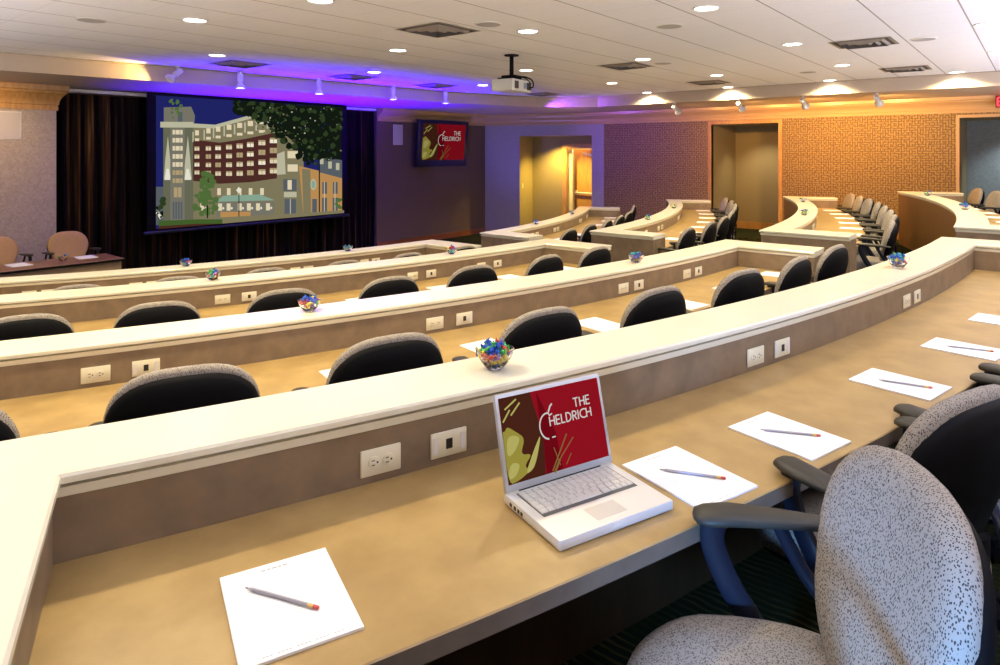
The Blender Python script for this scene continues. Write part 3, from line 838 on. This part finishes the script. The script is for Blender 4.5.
mb = MB(); mb.box(-.045, -.110, .0249, .045, -.0965, .0254); mb.build('trackpad_button', M['chrome'], lp)
mb = MB(); mb.box(-.018, -LD/2-.001, .012, .018, -LD/2+.001, .022); mb.build('latch', M['white'], lp)
mb = MB()
for i, yy in enumerate((.085, .066, .050, .036)): mb.box(-LW/2-.0004, yy-.006, .009, -LW/2+.001, yy+.004, .018)
mb.build('side_port', M['hole'], lp)
mb = MB(); mb.cyl((-.13, LD/2-.004, .026), (.13, LD/2-.004, .026), .006, n=12); mb.build('hinge', M['armpad'], lp)
lid = link('lid', None, lp)
tl = Matrix.Translation((0, LD/2-.006, .028)) @ Matrix.Rotation(R(-15), 4, 'X')
mb = MB(); mb.box(-LW/2, -.006, 0, LW/2, .004, .232, bev=.003, mtx=tl)
bpy.data.objects.remove(lid)
lid = mb.build('lid', mat('blue_silver_lid', (.50, .53, .57), .35, .4), lp)
mb = MB(); sw_, sh_ = .322, .206
slide_mesh(mb, sw_, sh_, lambda u, v_, lf: tl @ Vector((-sw_/2+u, -.0066-lf*.5, .017+v_)))
mb.build('screen', slide(.58), lid, 0)

# ------------------------------------------------------------------ television
tv = thing('wall_television', (11.6, WY-.02, 1.79), 0, 'wall television with a red slide on the dark brown wall', 'television')
tilt = Matrix.Translation((0, -.10, 0)) @ Matrix.Rotation(R(5), 4, 'X')
blu = mat('navy_tv_bezel', (.012, .012, .05), .3)
mb = MB(); mb.box(-.86, -.07, 0, .86, .05, 1.11, bev=.02, mtx=tilt); mb.build('housing', blu, tv)
mb = MB(); mb.box(-.2, -.06, .35, .2, .02, .75); mb.build('wall_mount', M['black'], tv)
mb = MB(); slide_mesh(mb, 1.46, .86, lambda u, v_, lf: tilt @ Vector((-.73+u, -.0712-lf*3, .16+v_))); mb.build('screen', slide(.36), tv, 0)

# ------------------------------------------------------------------ projection screen with the projected hotel
SX0, SX1, SZ0, SZ1, SY = 4.845, 8.52, .885, 3.045, 11.12
ps = thing('projection_screen', (6.68, SY, SZ0-.12), 0, 'large projection screen showing a lit hotel at dusk', 'screen')
L0 = ps.location.copy()
COLS = {'windim': (.55, .42, .22), 'winhot': (1.15, 1.05, .8), 'sky': (.018, .022, .16), 'stone': (.17, .175, .11), 'stonel': (.62, .60, .42), 'grey': (.23, .22, .17), 'brick': (.095, .032, .026), 'win': (.95, .82, .55), 'base': (.27, .235, .13),
        'aqua': (.30, .48, .36), 'glow': (1., .97, .80), 'orange': (.62, .33, .11), 'dark': (.008, .013, .007), 'leaf': (.035, .06, .02), 'tree': (.10, .19, .05), 'lawn': (.07, .14, .03), 'soil': (.09, .03, .02), 'slate': (.12, .14, .16)}
CI = {k_: i for i, k_ in enumerate(COLS)}
SCM = [emit('projected_'+k_, v_, .62) for k_, v_ in COLS.items()]
def uv(rx, ry):
    t_ = (rx-85)/620; u = t_-.24*t_*(1-t_)
    a, b_ = 115+(rx-85)*.0565, 560-(rx-85)*.0806
    return u, (b_-ry)/(b_-a)
mb = MB(); lift = [0]
def sp_(pts, c, raw=False):
    lift[0] += .00012
    out = []
    for p in pts:
        u, v_ = p if raw else uv(*p)
        u = min(1, max(0, u)); v_ = min(1, max(0, v_))
        out.append((SX0+u*(SX1-SX0)-L0.x, -lift[0]-.002, SZ0+v_*(SZ1-SZ0)-L0.z))
    mb.poly(out, CI[c])
def rect(x0, y0, x1, y1, c): sp_([(x0, y1), (x1, y1), (x1, y0), (x0, y0)], c)
rng = random.Random(3)
def blob(cx, cy, r, c, n_=7): sp_([(cx+r*rng.uniform(.6, 1.25)*cos(2*PI*i/n_), cy+r*rng.uniform(.6, 1.25)*sin(2*PI*i/n_)) for i in range(n_)], c)
sp_([(0, 0), (1, 0), (1, 1), (0, 1)], 'sky', True)
sp_([(85, 420), (112, 420), (112, 545), (85, 548)], 'slate')
for k_ in range(12): blob(rng.uniform(86, 108), rng.uniform(470, 540), rng.uniform(4, 9), rng.choice(['dark', 'leaf', 'slate', 'glow']))
sp_([(112, 205), (112, 155), (205, 152), (218, 182), (215, 215), (205, 210)], 'grey'); rect(160, 170, 176, 205, 'slate')
sp_([(210, 440), (210, 212), (285, 214), (370, 190), (490, 155), (520, 150), (520, 400)], 'base')
sp_([(210, 400), (210, 262), (300, 272), (380, 260), (490, 236), (490, 395), (400, 405), (300, 410)], 'brick')
sp_([(210, 222), (210, 208), (285, 212), (370, 188), (490, 153), (490, 166), (370, 200), (285, 224)], 'stonel')
rect(110, 205, 212, 540, 'stone'); sp_([(100, 222), (100, 203), (212, 203), (212, 222)], 'stonel')
for xx in (112, 180): sp_([(xx, 395), (xx+5, 330), (xx+14, 250), (xx+22, 330), (xx+27, 395)], 'stonel'); sp_([(xx+2, 397), (xx+9, 360), (xx+17, 360), (xx+25, 397)], 'glow')
rect(134, 222, 183, 540, 'grey')
for k_ in range(7): rect(142, 230+k_*27, 176, 245+k_*27, 'windim' if k_ > 4 else 'win'); rect(150, 230+k_*27, 152, 245+k_*27, 'grey'); rect(166, 230+k_*27, 168, 245+k_*27, 'grey')
rect(146, 422, 172, 455, 'windim'); rect(158, 422, 160, 455, 'grey')
for k_ in range(4): rect(142+k_*9, 470, 148+k_*9, 528, 'slate')
XS = (224, 262, 294, 330, 365, 400, 438, 476)
for i, xx in enumerate(XS):
    t_ = (xx-224)/252
    y0 = 292-26*t_*t_-2*t_; st = 26.5+7.5*t_; wv = 8+4*t_
    for k_ in range(5):
        yy = y0+st*k_
        if yy < 398: rect(xx-wv, yy-7-2*t_, xx+wv, yy+7+2*t_, 'brick'); rect(xx-wv, yy-7-2*t_, xx+wv, yy+7+2*t_, rng.choice(['win', 'win', 'windim', 'winhot'])); rect(xx-wv, yy-7-2*t_, xx+wv, yy-3, 'windim'); rect(xx-.8, yy-7, xx+.8, yy+7, 'grey')
    yb = 240-46*t_
    rect(xx-wv*.8, yb-9, xx+wv*.8, yb+8, 'win'); rect(xx-wv*1.9, yb-4, xx-wv*1.4, yb+30, 'stonel')
    yb2 = 262-34*t_
    rect(xx-wv*.9, yb2-4, xx+wv*.9, yb2+5, 'win')
sp_([(210, 532), (210, 405), (300, 412), (400, 405), (500, 390), (500, 522)], 'base')
for xx in (296, 328, 364, 400, 438): rect(xx-6, 425, xx+6, 448, 'win')
sp_([(285, 470), (310, 450), (430, 446), (480, 466)], 'aqua'); rect(288, 470, 478, 524, 'grey')
for xx in (240, 300, 328, 365, 395, 425, 458): rect(xx-7, 476, xx+6, 500, 'win'); sp_([(xx+6, 492), (xx+10, 487), (xx+14, 492), (xx+10, 497)], 'glow')
rect(300, 504, 400, 522, 'orange'); rect(360, 440, 363, 528, 'dark'); sp_([(352, 432), (361, 420), (370, 432), (361, 442)], 'glow')
sp_([(487, 524), (487, 190), (528, 180), (575, 300), (578, 520)], 'base'); sp_([(487, 380), (487, 310), (512, 300), (516, 378)], 'stonel')
for yy in (300, 345): rect(522, yy, 556, yy+24, 'win')
rect(508, 395, 552, 435, 'slate'); rect(522, 398, 536, 430, 'win'); rect(510, 438, 552, 456, 'stonel'); rect(512, 462, 550, 518, 'slate'); rect(530, 462, 533, 518, 'stonel')
sp_([(575, 520), (560, 350), (600, 360), (705, 385), (705, 512)], 'orange'); sp_([(575, 520), (570, 360), (598, 362), (600, 517)], 'base')
sp_([(630, 372), (630, 320), (706, 330), (706, 392)], 'slate')
for xx in (646, 682): rect(xx-8, 405, xx+8, 445, 'slate'); rect(xx-9, 458, xx+8, 508, 'slate'); rect(xx-2, 405, xx, 508, 'win')
rect(604, 462, 620, 512, 'slate')
sp_([(608+10*cos(a*PI/6), 413+19*sin(a*PI/6)) for a in range(12)], 'stonel'); sp_([(608+7*cos(a*PI/6), 413+14*sin(a*PI/6)) for a in range(12)], 'aqua')
for xx, yy in ((636, 330), (664, 345), (690, 350)): rect(xx-6, yy-10, xx+6, yy+14, 'stonel')
rect(626, 330, 630, 516, 'dark')
def blob(cx, cy, r, c, n_=7): sp_([(cx+r*rng.uniform(.6, 1.25)*cos(2*PI*i/n_), cy+r*rng.uniform(.6, 1.25)*sin(2*PI*i/n_)) for i in range(n_)], c)
sp_([(352, 178), (345, 135), (702, 150), (702, 330), (660, 322), (600, 332), (560, 285), (520, 250), (470, 205), (400, 180)], 'dark')
for k_ in range(330):
    x_ = rng.uniform(345, 702); top = 128+(x_-345)*.06; lim = 175+95*sstep(x_, 380, 520)+75*sstep(x_, 480, 600)-60*sstep(x_, 640, 705)
    y_ = rng.uniform(top, lim)
    blob(x_, y_, rng.uniform(5, 13), rng.choice(['dark', 'dark', 'leaf']))
for k_ in range(110):
    x_ = rng.uniform(400, 700); blob(x_, rng.uniform(150, 240+90*sstep(x_, 480, 600)), rng.uniform(1.5, 3.5), rng.choice(['leaf', 'tree', 'leaf', 'sky', 'base', 'stonel']), 5)
for k_ in range(60): x_ = rng.gauss(250, 17); blob(x_, rng.uniform(375, 510), rng.uniform(6, 12), 'tree')
rect(249, 480, 253, 530, 'dark')
for k_ in range(14): blob(rng.gauss(140, 9), rng.uniform(124, 190), rng.uniform(4, 8), 'tree')
for k_ in range(8): blob(rng.gauss(686, 6), rng.uniform(462, 495), rng.uniform(4, 8), 'tree')
for k_ in range(6): blob(rng.uniform(86, 106), rng.uniform(460, 490), rng.uniform(6, 12), 'leaf')
sp_([(85, 562), (85, 535), (290, 522), (580, 508), (705, 500), (705, 512)], 'base'); sp_([(85, 548), (85, 532), (210, 528), (300, 528), (300, 545), (85, 560)], 'lawn'); sp_([(85, 562), (85, 550), (210, 543), (300, 545)], 'soil')
mb.build('picture', SCM, ps, 0)
mb = MB()
x0, x1 = SX0-L0.x, SX1-L0.x; zb, ztp = SZ0-L0.z, SZ1-L0.z
mb.box(x0-.14, -.001, zb-.04, x1+.14, .012, ztp+.045)
mb.build('black_border', M['black'], ps, 0)
mb = MB(); mb.cyl((x0-.19, -.006, zb-.06), (x1+.19, -.006, zb-.06), .028, n=12); mb.build('bottom_bar', mat('dark_blue_bar', (.02, .02, .06), .4), ps)

# ------------------------------------------------------------------ curtain
mb = MB()
nx = 520; X0, X1 = 3.49, 9.66; zs = (.02, .5, 1.2, 2.0, 2.7, 2.92, 3.02)
vs = []
for z in zs:
    k_ = 1-.45*sstep(z, 2.6, 3.02)
    for i in range(nx+1):
        x = X0+(X1-X0)*i/nx
        y = WY+.10+k_*(.055*sin(x*26+1.5*sin(x*3.1))+.022*sin(x*61+2*sin(x*2.3)+z*.6))+.01*sin(z*3+x*4)
        vs.append((x, y, z))
k_ = nx+1
mb.add(vs, [(j*k_+i, j*k_+i+1, (j+1)*k_+i+1, (j+1)*k_+i) for j in range(len(zs)-1) for i in range(nx)])
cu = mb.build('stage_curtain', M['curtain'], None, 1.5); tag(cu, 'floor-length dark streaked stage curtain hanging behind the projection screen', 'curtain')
mb = MB(); mb.box(3.57, 11.36, 3.035, 9.66, 11.46, 3.085); tr = mb.build('curtain_track', M['white']); tag(tr, 'thin white track above the dark stage curtain', 'curtain track')

# ------------------------------------------------------------------ flush wall loudspeakers
def wspk(p, w_, h_, lb):
    t_ = thing('wall_speaker', p, 0, lb, 'speaker', 'flush wall loudspeakers')
    q_ = MB(); q_.box(-w_/2, -.012, -h_/2, w_/2, 0, h_/2, bev=.004); f_ = q_.build('frame', mat('speaker_white', (.66, .63, .62), .6), t_)
    q_ = MB(); q_.box(-w_/2+.018, -.015, -h_/2+.018, w_/2-.018, -.011, h_/2-.018); q_.build('grille', mottled('speaker_grille', (.56, .53, .53), (.5, .47, .47), 200, .8), t_)
wspk((10.32, WY-.001, 2.525), .29, .46, 'slim white wall loudspeaker left of the television')
wspk((2.84, 11.219, 2.50), .40, .40, 'square white wall loudspeaker on the pale wall at the left edge')

# ------------------------------------------------------------------ exit sign
ex = thing('exit_sign', (14.05, .43, 2.88), 0, 'red lit exit sign at the right edge under the soffit', 'exit sign')
mb = MB(); mb.box(-.03, -.16, 0, .03, .16, .20, bev=.006); mb.box(-.02, -.02, .20, .02, .02, .24); mb.build('housing', mat('dark_red_acrylic', (.12, .01, .012), .4), ex)
def xq(u, v_): return (-.0315, .13-u, .035+v_)
mb = MB(); GX = {'E': GLY['E'][1], 'X': [[(0, 0), (.6, 1)], [(0, 1), (.6, 0)]], 'I': GLY['I'][1], 'T': GLY['T'][1]}
x = 0
for ch, wd in (('E', .46), ('X', .6), ('I', .02), ('T', .62)):
    for s_ in GX[ch]:
        for qd in stroke([(x+p[0]*.12, p[1]*.13) for p in s_], .02): mb.poly([xq(p.x, p.y) for p in qd])
    x += (wd+.28)*.12
mb.build('letters', emit('exit_red', (1, .02, .03), 6), ex, 0)

# ------------------------------------------------------------------ ceiling fittings
def dl_meshes():
    a = MB(); a.lathe([(.112, 0), (.112, -.006), (.100, -.010), (.092, -.004), (.088, .0)], 28, caps=False)
    b_ = MB(); b_.lathe([(.090, -.0035), (.001, -.0035)], 28, caps=False)
    return a.mesh('trim_ring', M['white'], .8), b_.mesh('lens', LAMP, 0)
DLM = dl_meshes()
def spot(name, loc, target, power, size, col, blend=.6, rad=.05):
    l = bpy.data.lights.new(name, 'SPOT'); l.energy = power; l.spot_size = R(size); l.spot_blend = blend; l.color = col; l.shadow_soft_size = rad
    o = link(name, l); o.location = loc
    o.rotation_euler = (Vector(target)-Vector(loc)).to_track_quat('-Z', 'Y').to_euler()
    return o
WARM = (1, .81, .46)
DL = [  # x, y, power, label
 (2.93, 5.94, 1., 'large round downlight in the upper left of the ceiling'), (4.16, 7.87, 1., 'recessed downlight beside the square vent at upper left'),
 (5.29, 5.84, 1., 'recessed downlight left of the projector, below the big square vent'), (6.51, 7.71, .8, 'bright starlike downlight above the screen side soffit'),
 (5.27, 3.93, 1., 'recessed downlight above the projector near the top of the picture'), (7.75, 5.81, 1., 'recessed downlight just right of the projector'),
 (8.98, 7.69, .8, 'small recessed downlight just left of the projector'), (3.17, 4.40, 1.3, 'recessed downlight at the top edge above the screen'),
 (5.36, 2.15, 1.5, 'brightest starlike downlight at the top right of centre'), (7.78, 3.96, 1., 'starlike downlight beside the vent right of the projector'),
 (10.13, 5.74, 1.3, 'small starlike downlight nearest the corner of the soffit'), (12.17, 6.10, 1., 'downlight touching the soffit above the purple-lit wall'),
 (7.74, 2.13, 1.2, 'recessed downlight between the two right-hand vents and the bright star'), (10.11, 3.89, 1.3, 'recessed downlight left above the vent before the wood-cased recess'),
 (12.10, 4.45, 1., 'downlight close to the soffit before the wood-cased recess'), (10.04, 2.11, 1.4, 'recessed downlight below the largest right-hand vent'),
 (12.02, 2.72, 1., 'downlight close to the soffit above the middle of the gold wall'), (11.98, .97, 1.2, 'downlight close to the soffit at the far right, over a bright scallop'),
 (7.69, .38, 1., 'recessed downlight at the right edge, upper one'), (9.91, .39, 1., 'recessed downlight at the right edge, lower one'),
 (5.3, .35, .8, None), (1.85, 7.85, 1.2, None), (.9, 5.9, 1., None), (.9, 4.2, .8, None), (1.25, 2.75, 1.5, None), (3.0, 2.1, 1.0, None)]
DP = 112
for x, y, pw, lb in DL:
    if lb:
        t_ = thing('recessed_downlight', (x, y, CEIL), 0, lb, 'ceiling light', 'recessed ceiling downlights')
        link('trim_ring', DLM[0], t_); link('lens', DLM[1], t_)
    spot('downlight_beam', (x, y, CEIL-.02), (x, y, 0), DP*pw, 150 if x > 11.9 else 128, WARM, .35 if x > 11.9 else .75, .06)
for x, y, lb in ((4.76, 8.40, 'square ceiling vent at upper left beside a downlight'), (4.67, 4.58, 'largest square ceiling vent, top of the picture left of centre'), (6.70, 8.45, 'dim square ceiling vent above the middle of the screen'),
                 (8.49, 8.38, 'square ceiling vent above the right end of the screen'), (11.1, 7.9, 'dark square ceiling vent behind the projector at the soffit corner'), (8.23, 4.45, 'square ceiling vent beside a starlike downlight, right of the projector'),
                 (11.05, 4.40, 'square ceiling vent before the wood-cased recess'), (8.16, 1.50, 'biggest square ceiling vent on the right'), (11.05, 1.50, 'square ceiling vent at right beside the soffit over the gold wall')):
    t_ = thing('ceiling_vent', (x, y, CEIL), 0, lb, 'vent', 'square ceiling air vents')
    q_ = MB()
    for i, (a, dz_) in enumerate(((.30, .001), (.225, .012), (.15, .012), (.075, .012))):
        b0 = a-(.035 if i == 0 else .022)
        for p0, p1, p2, p3 in (((-a, -a), (a, -a), (b0, -b0), (-b0, -b0)), ((a, -a), (a, a), (b0, b0), (b0, -b0)), ((a, a), (-a, a), (-b0, b0), (b0, b0)), ((-a, a), (-a, -a), (-b0, -b0), (-b0, b0))):
            zo, zi = (-.004, -.006) if i == 0 else (-.004, -.028)
            q_.poly([(*p0, zo), (*p1, zo), (*p2, zi), (*p3, zi)])
    q_.build('louvre_frame', M['vent'], t_, 0)
    q_ = MB(); q_.poly([(-.29, -.29, -.002), (-.29, .29, -.002), (.29, .29, -.002), (.29, -.29, -.002)]); q_.build('duct_opening', mat('vent_shadow', (.06, .055, .06), .8), t_, 0)
for x, y, lb in ((2.34, 6.67, 'round ceiling loudspeaker at the upper left corner'), (4.75, 4.0, 'round ceiling loudspeaker right of the largest left vent'), (5.91, 2.73, 'round ceiling loudspeaker left of the brightest star light'),
                 (8.30, 3.93, 'round ceiling loudspeaker right of the starlike downlight by the vent'), (10.59, 2.69, 'round ceiling loudspeaker over the middle of the gold wall'), (8.28, .96, 'round ceiling loudspeaker right of the biggest right-hand vent')):
    t_ = thing('ceiling_speaker', (x, y, CEIL), 0, lb, 'speaker', 'round ceiling loudspeakers')
    q_ = MB(); q_.lathe([(.125, 0), (.125, -.005), (.112, -.008)], 24, caps=False); q_.build('rim', M['white'], t_)
    q_ = MB(); q_.lathe([(.113, -.0075), (.001, -.0075)], 24, caps=False); q_.build('grille', mat('grille_grey', (.42, .40, .40), .8), t_)

# track heads
def head(p, top, aim, lb, glow, warm=False):
    p, aim = Vector(p), Vector(aim)
    t_ = thing('track_light', (p.x, p.y, top), 0, lb, 'spotlight', 'track spotlights under the soffit')
    o = t_.location
    c = p-o; d_ = (aim-p).normalized()
    q_ = MB(); q_.box(-.022, -.022, -.02, .022, .022, 0); q_.cyl((0, 0, -.02), c+Vector((0, 0, .01)), .009, n=8); q_.build('stem', M['chrome'], t_)
    rot = d_.to_track_quat('Z', 'Y').to_matrix().to_4x4(); rot.translation = c
    hd = MB(); hd.lathe([(.012, -.075), (.040, -.07), (.040, .045), (.026, .055), (.030, .075), (.066, .125), (.070, .150), (.064, .150), (.055, .120)], 20, 0, rot, caps=False); h_ = hd.build('lamp_head', M['white'], t_)
    q_ = MB(); q_.lathe([(.062, .143), (.001, .138)], 20, 0, rot, caps=False); q_.build('lens', glow, h_)
LABL = ['first track spotlight from the left, tilted sideways at the soffit', 'second track spotlight from the left, above the hotel picture', 'third track spotlight from the left, above the hotel picture',
        'fourth track spotlight from the left, left of the television', 'fifth track spotlight from the left, above the television']
for i, (x, y) in enumerate(((4.33, 9.28), (5.22, 9.20), (6.55, 9.12), (8.06, 9.02), (9.34, 8.95))):
    p = (x, y, CEIL-.10)
    if i == 0: aim = (x-.55, y-.05, CEIL-.55)
    else: aim = (x+.02, y-.02, 0)
    head(p, CEIL, aim, LABL[i], LAMPBLUE if i else M['white'])
LABR = ['leftmost of the four track spotlights by the gold wall', 'track spotlight above the wood-cased recess', 'track spotlight just right of the wood-cased recess', 'rightmost of the four track spotlights by the gold wall']
for i, (x, y) in enumerate(((12.42, 5.62), (12.36, 4.33), (12.36, 3.22), (12.36, 2.08))):
    head((x, y, SOF-.10), SOF, (WX-.1, y-.15, 2.0), LABR[i], M['chrome'])
    spot('wall_wash_beam', (x+.17, y, SOF-.19), (WX, y-.15, 2.0), (35, 90, 130, 130)[i], 120, (1, .50, .12), .6, .04)

# ------------------------------------------------------------------ projector
pj = thing('ceiling_projector', (6.44, 5.05, CEIL), R(8), 'silver projector hanging from the ceiling on a black pole', 'projector')
mb = MB(); mb.lathe([(.09, 0), (.09, -.012), (.04, -.02)], 20); mb.cyl((0, 0, 0), (0, 0, -.26), .026, n=14); mb.build('pole', M['black'], pj)
mb = MB(); mb.box(-.09, -.10, -.30, .09, .10, -.255, bev=.01)
for sx in (-1, 1): mb.box(sx*.16-.03, -.09, -.315, sx*.16+.03, .09, -.295); mb.box(min(0, sx*.16), -.02, -.30, max(0, sx*.16), .02, -.28)
mb.build('mount_bracket', M['black'], pj)
mb = MB(); mb.box(-.235, -.16, -.455, .235, .16, -.315, bev=.018)
bd = mb.build('projector_body', mat('silver_projector_case', (.60, .61, .58), .4), pj)
mb = MB(); mb.box(-.20, -.164, -.43, -.11, -.158, -.34); mb.box(.10, -.164, -.43, .20, -.158, -.34); mb.build('vent_grille', M['armpad'], bd)
mb = MB(); mb.box(.02, -.165, -.42, .085, -.158, -.35); mb.build('control_panel', mat('blue_grey_panel', (.20, .28, .40), .4), bd)
mb = MB(); mb.cyl((-.12, .15, -.385), (-.12, .20, -.385), .045, .04, n=18); mb.build('lens', M['black'], bd)
mb = MB(); mb.tube([(.04, 0, -.27), (.12, -.10, -.262), (.21, -.17, -.30), (.225, -.18, -.38), (.16, -.17, -.40)], .009, n=8); mb.tube([(.03, 0, -.25), (.13, -.12, -.28), (.18, -.17, -.35)], .007, n=8); mb.build('cable', M['black'], pj)

# ------------------------------------------------------------------ lights
BLUE = (.06, .0, 1.)
for x in (5.7, 6.7, 7.7, 8.8):
    spot('stage_uplight_beam', (x, 10.55, .25), (x+.1, 10.0, 3.1), 1300, 84, BLUE, .9, .05)
spot('corner_uplight_beam', (10.9, 10.4, .3), (12.6, 9.6, 3.0), 170, 110, (.20, .16, 1.), .9, .05)
spot('pale_wall_beam', (2.3, 9.95, 3.05), (2.3, 11.2, 1.9), 75, 120, (1, .66, .32), .9, .05)
spot('purple_wall_beam', (11.4, 8.2, 3.0), (14.3, 7.0, 2.2), 150, 100, (.30, .08, 1.), .9, .05)
spot('soffit_graze_beam', (4.18, 9.24, 3.10), (2.4, 9.72, 3.20), 50, 80, (1, .62, .18), .7, .03)
spot('recess_beam', (C1+CU*.60*CLEN+CN*.45).to_3d()+Vector((0, 0, zt-.03)), (C1+CU*.60*CLEN+CN*.55).to_3d(), 320, 130, (1, .68, .12), .8, .04)
l = bpy.data.lights.new('corridor_lamp', 'POINT'); l.energy = 60; l.color = (1, .62, .22); l.shadow_soft_size = .1
o = link('corridor_lamp', l); o.location = cw(d0+.35, 1.55, 2.4)
spot('alcove_beam', (WX+.75, 4.9, RZ-.03), (WX+1.2, 4.8, 0), 60, 110, (1, .82, .5), .8, .05)
spot('alcove_beam', (WX+.8, .3, RZ-.03), (WX+1.3, .2, 0), 60, 110, (.75, .9, 1), .8, .05)
# unseen area lights added along the left and back walls to brighten the ceiling
def ceiling_fill(loc, rot, sx, power, col):
    l = bpy.data.lights.new('ceiling_fill_light', 'AREA'); l.shape = 'RECTANGLE'; l.size = sx; l.size_y = .12; l.energy = power; l.color = col
    o = link('ceiling_fill_light', l); o.location = loc; o.rotation_euler = rot
ceiling_fill((6.5, -1.6, 2.0), (R(180-6), 0, 0), 13, 470, (.80, .82, 1))
ceiling_fill((-.3, 5, 2.2), (R(180-14), 0, R(-90)), 9, 150, (.97, .95, 1))

# narrow cool spot added at the left to tint the sideways chair blue
spot('cool_chair_beam', (-.30, .02, 1.27), (1.40, .26, 1.08), 260, 44, (.20, .46, 1), .8, .12)
wd = bpy.data.worlds.new('world'); sc.world = wd; wd.use_nodes = True
wd.node_tree.nodes['Background'].inputs[0].default_value = (.6, .65, .8, 1); wd.node_tree.nodes['Background'].inputs[1].default_value = .15

# ------------------------------------------------------------------ camera
cam = bpy.data.cameras.new('camera'); co = link('camera', cam)
co.location = (0, 0, 2.12); co.rotation_euler = (R(90), 0, R(39.1-90))
cam.sensor_width = 36; cam.lens = 36*.665; cam.shift_y = -.18; cam.clip_start = .02; cam.clip_end = 100
sc.camera = co
sc.view_settings.view_transform = 'Standard'; sc.view_settings.look = 'None'; sc.view_settings.exposure = .30; sc.view_settings.gamma = 1
sc.view_settings.use_curve_mapping = False
sc.cycles.use_denoising = True
sc.cycles.max_bounces = 8; sc.cycles.diffuse_bounces = 4; sc.cycles.transmission_bounces = 8; sc.cycles.sample_clamp_indirect = 6
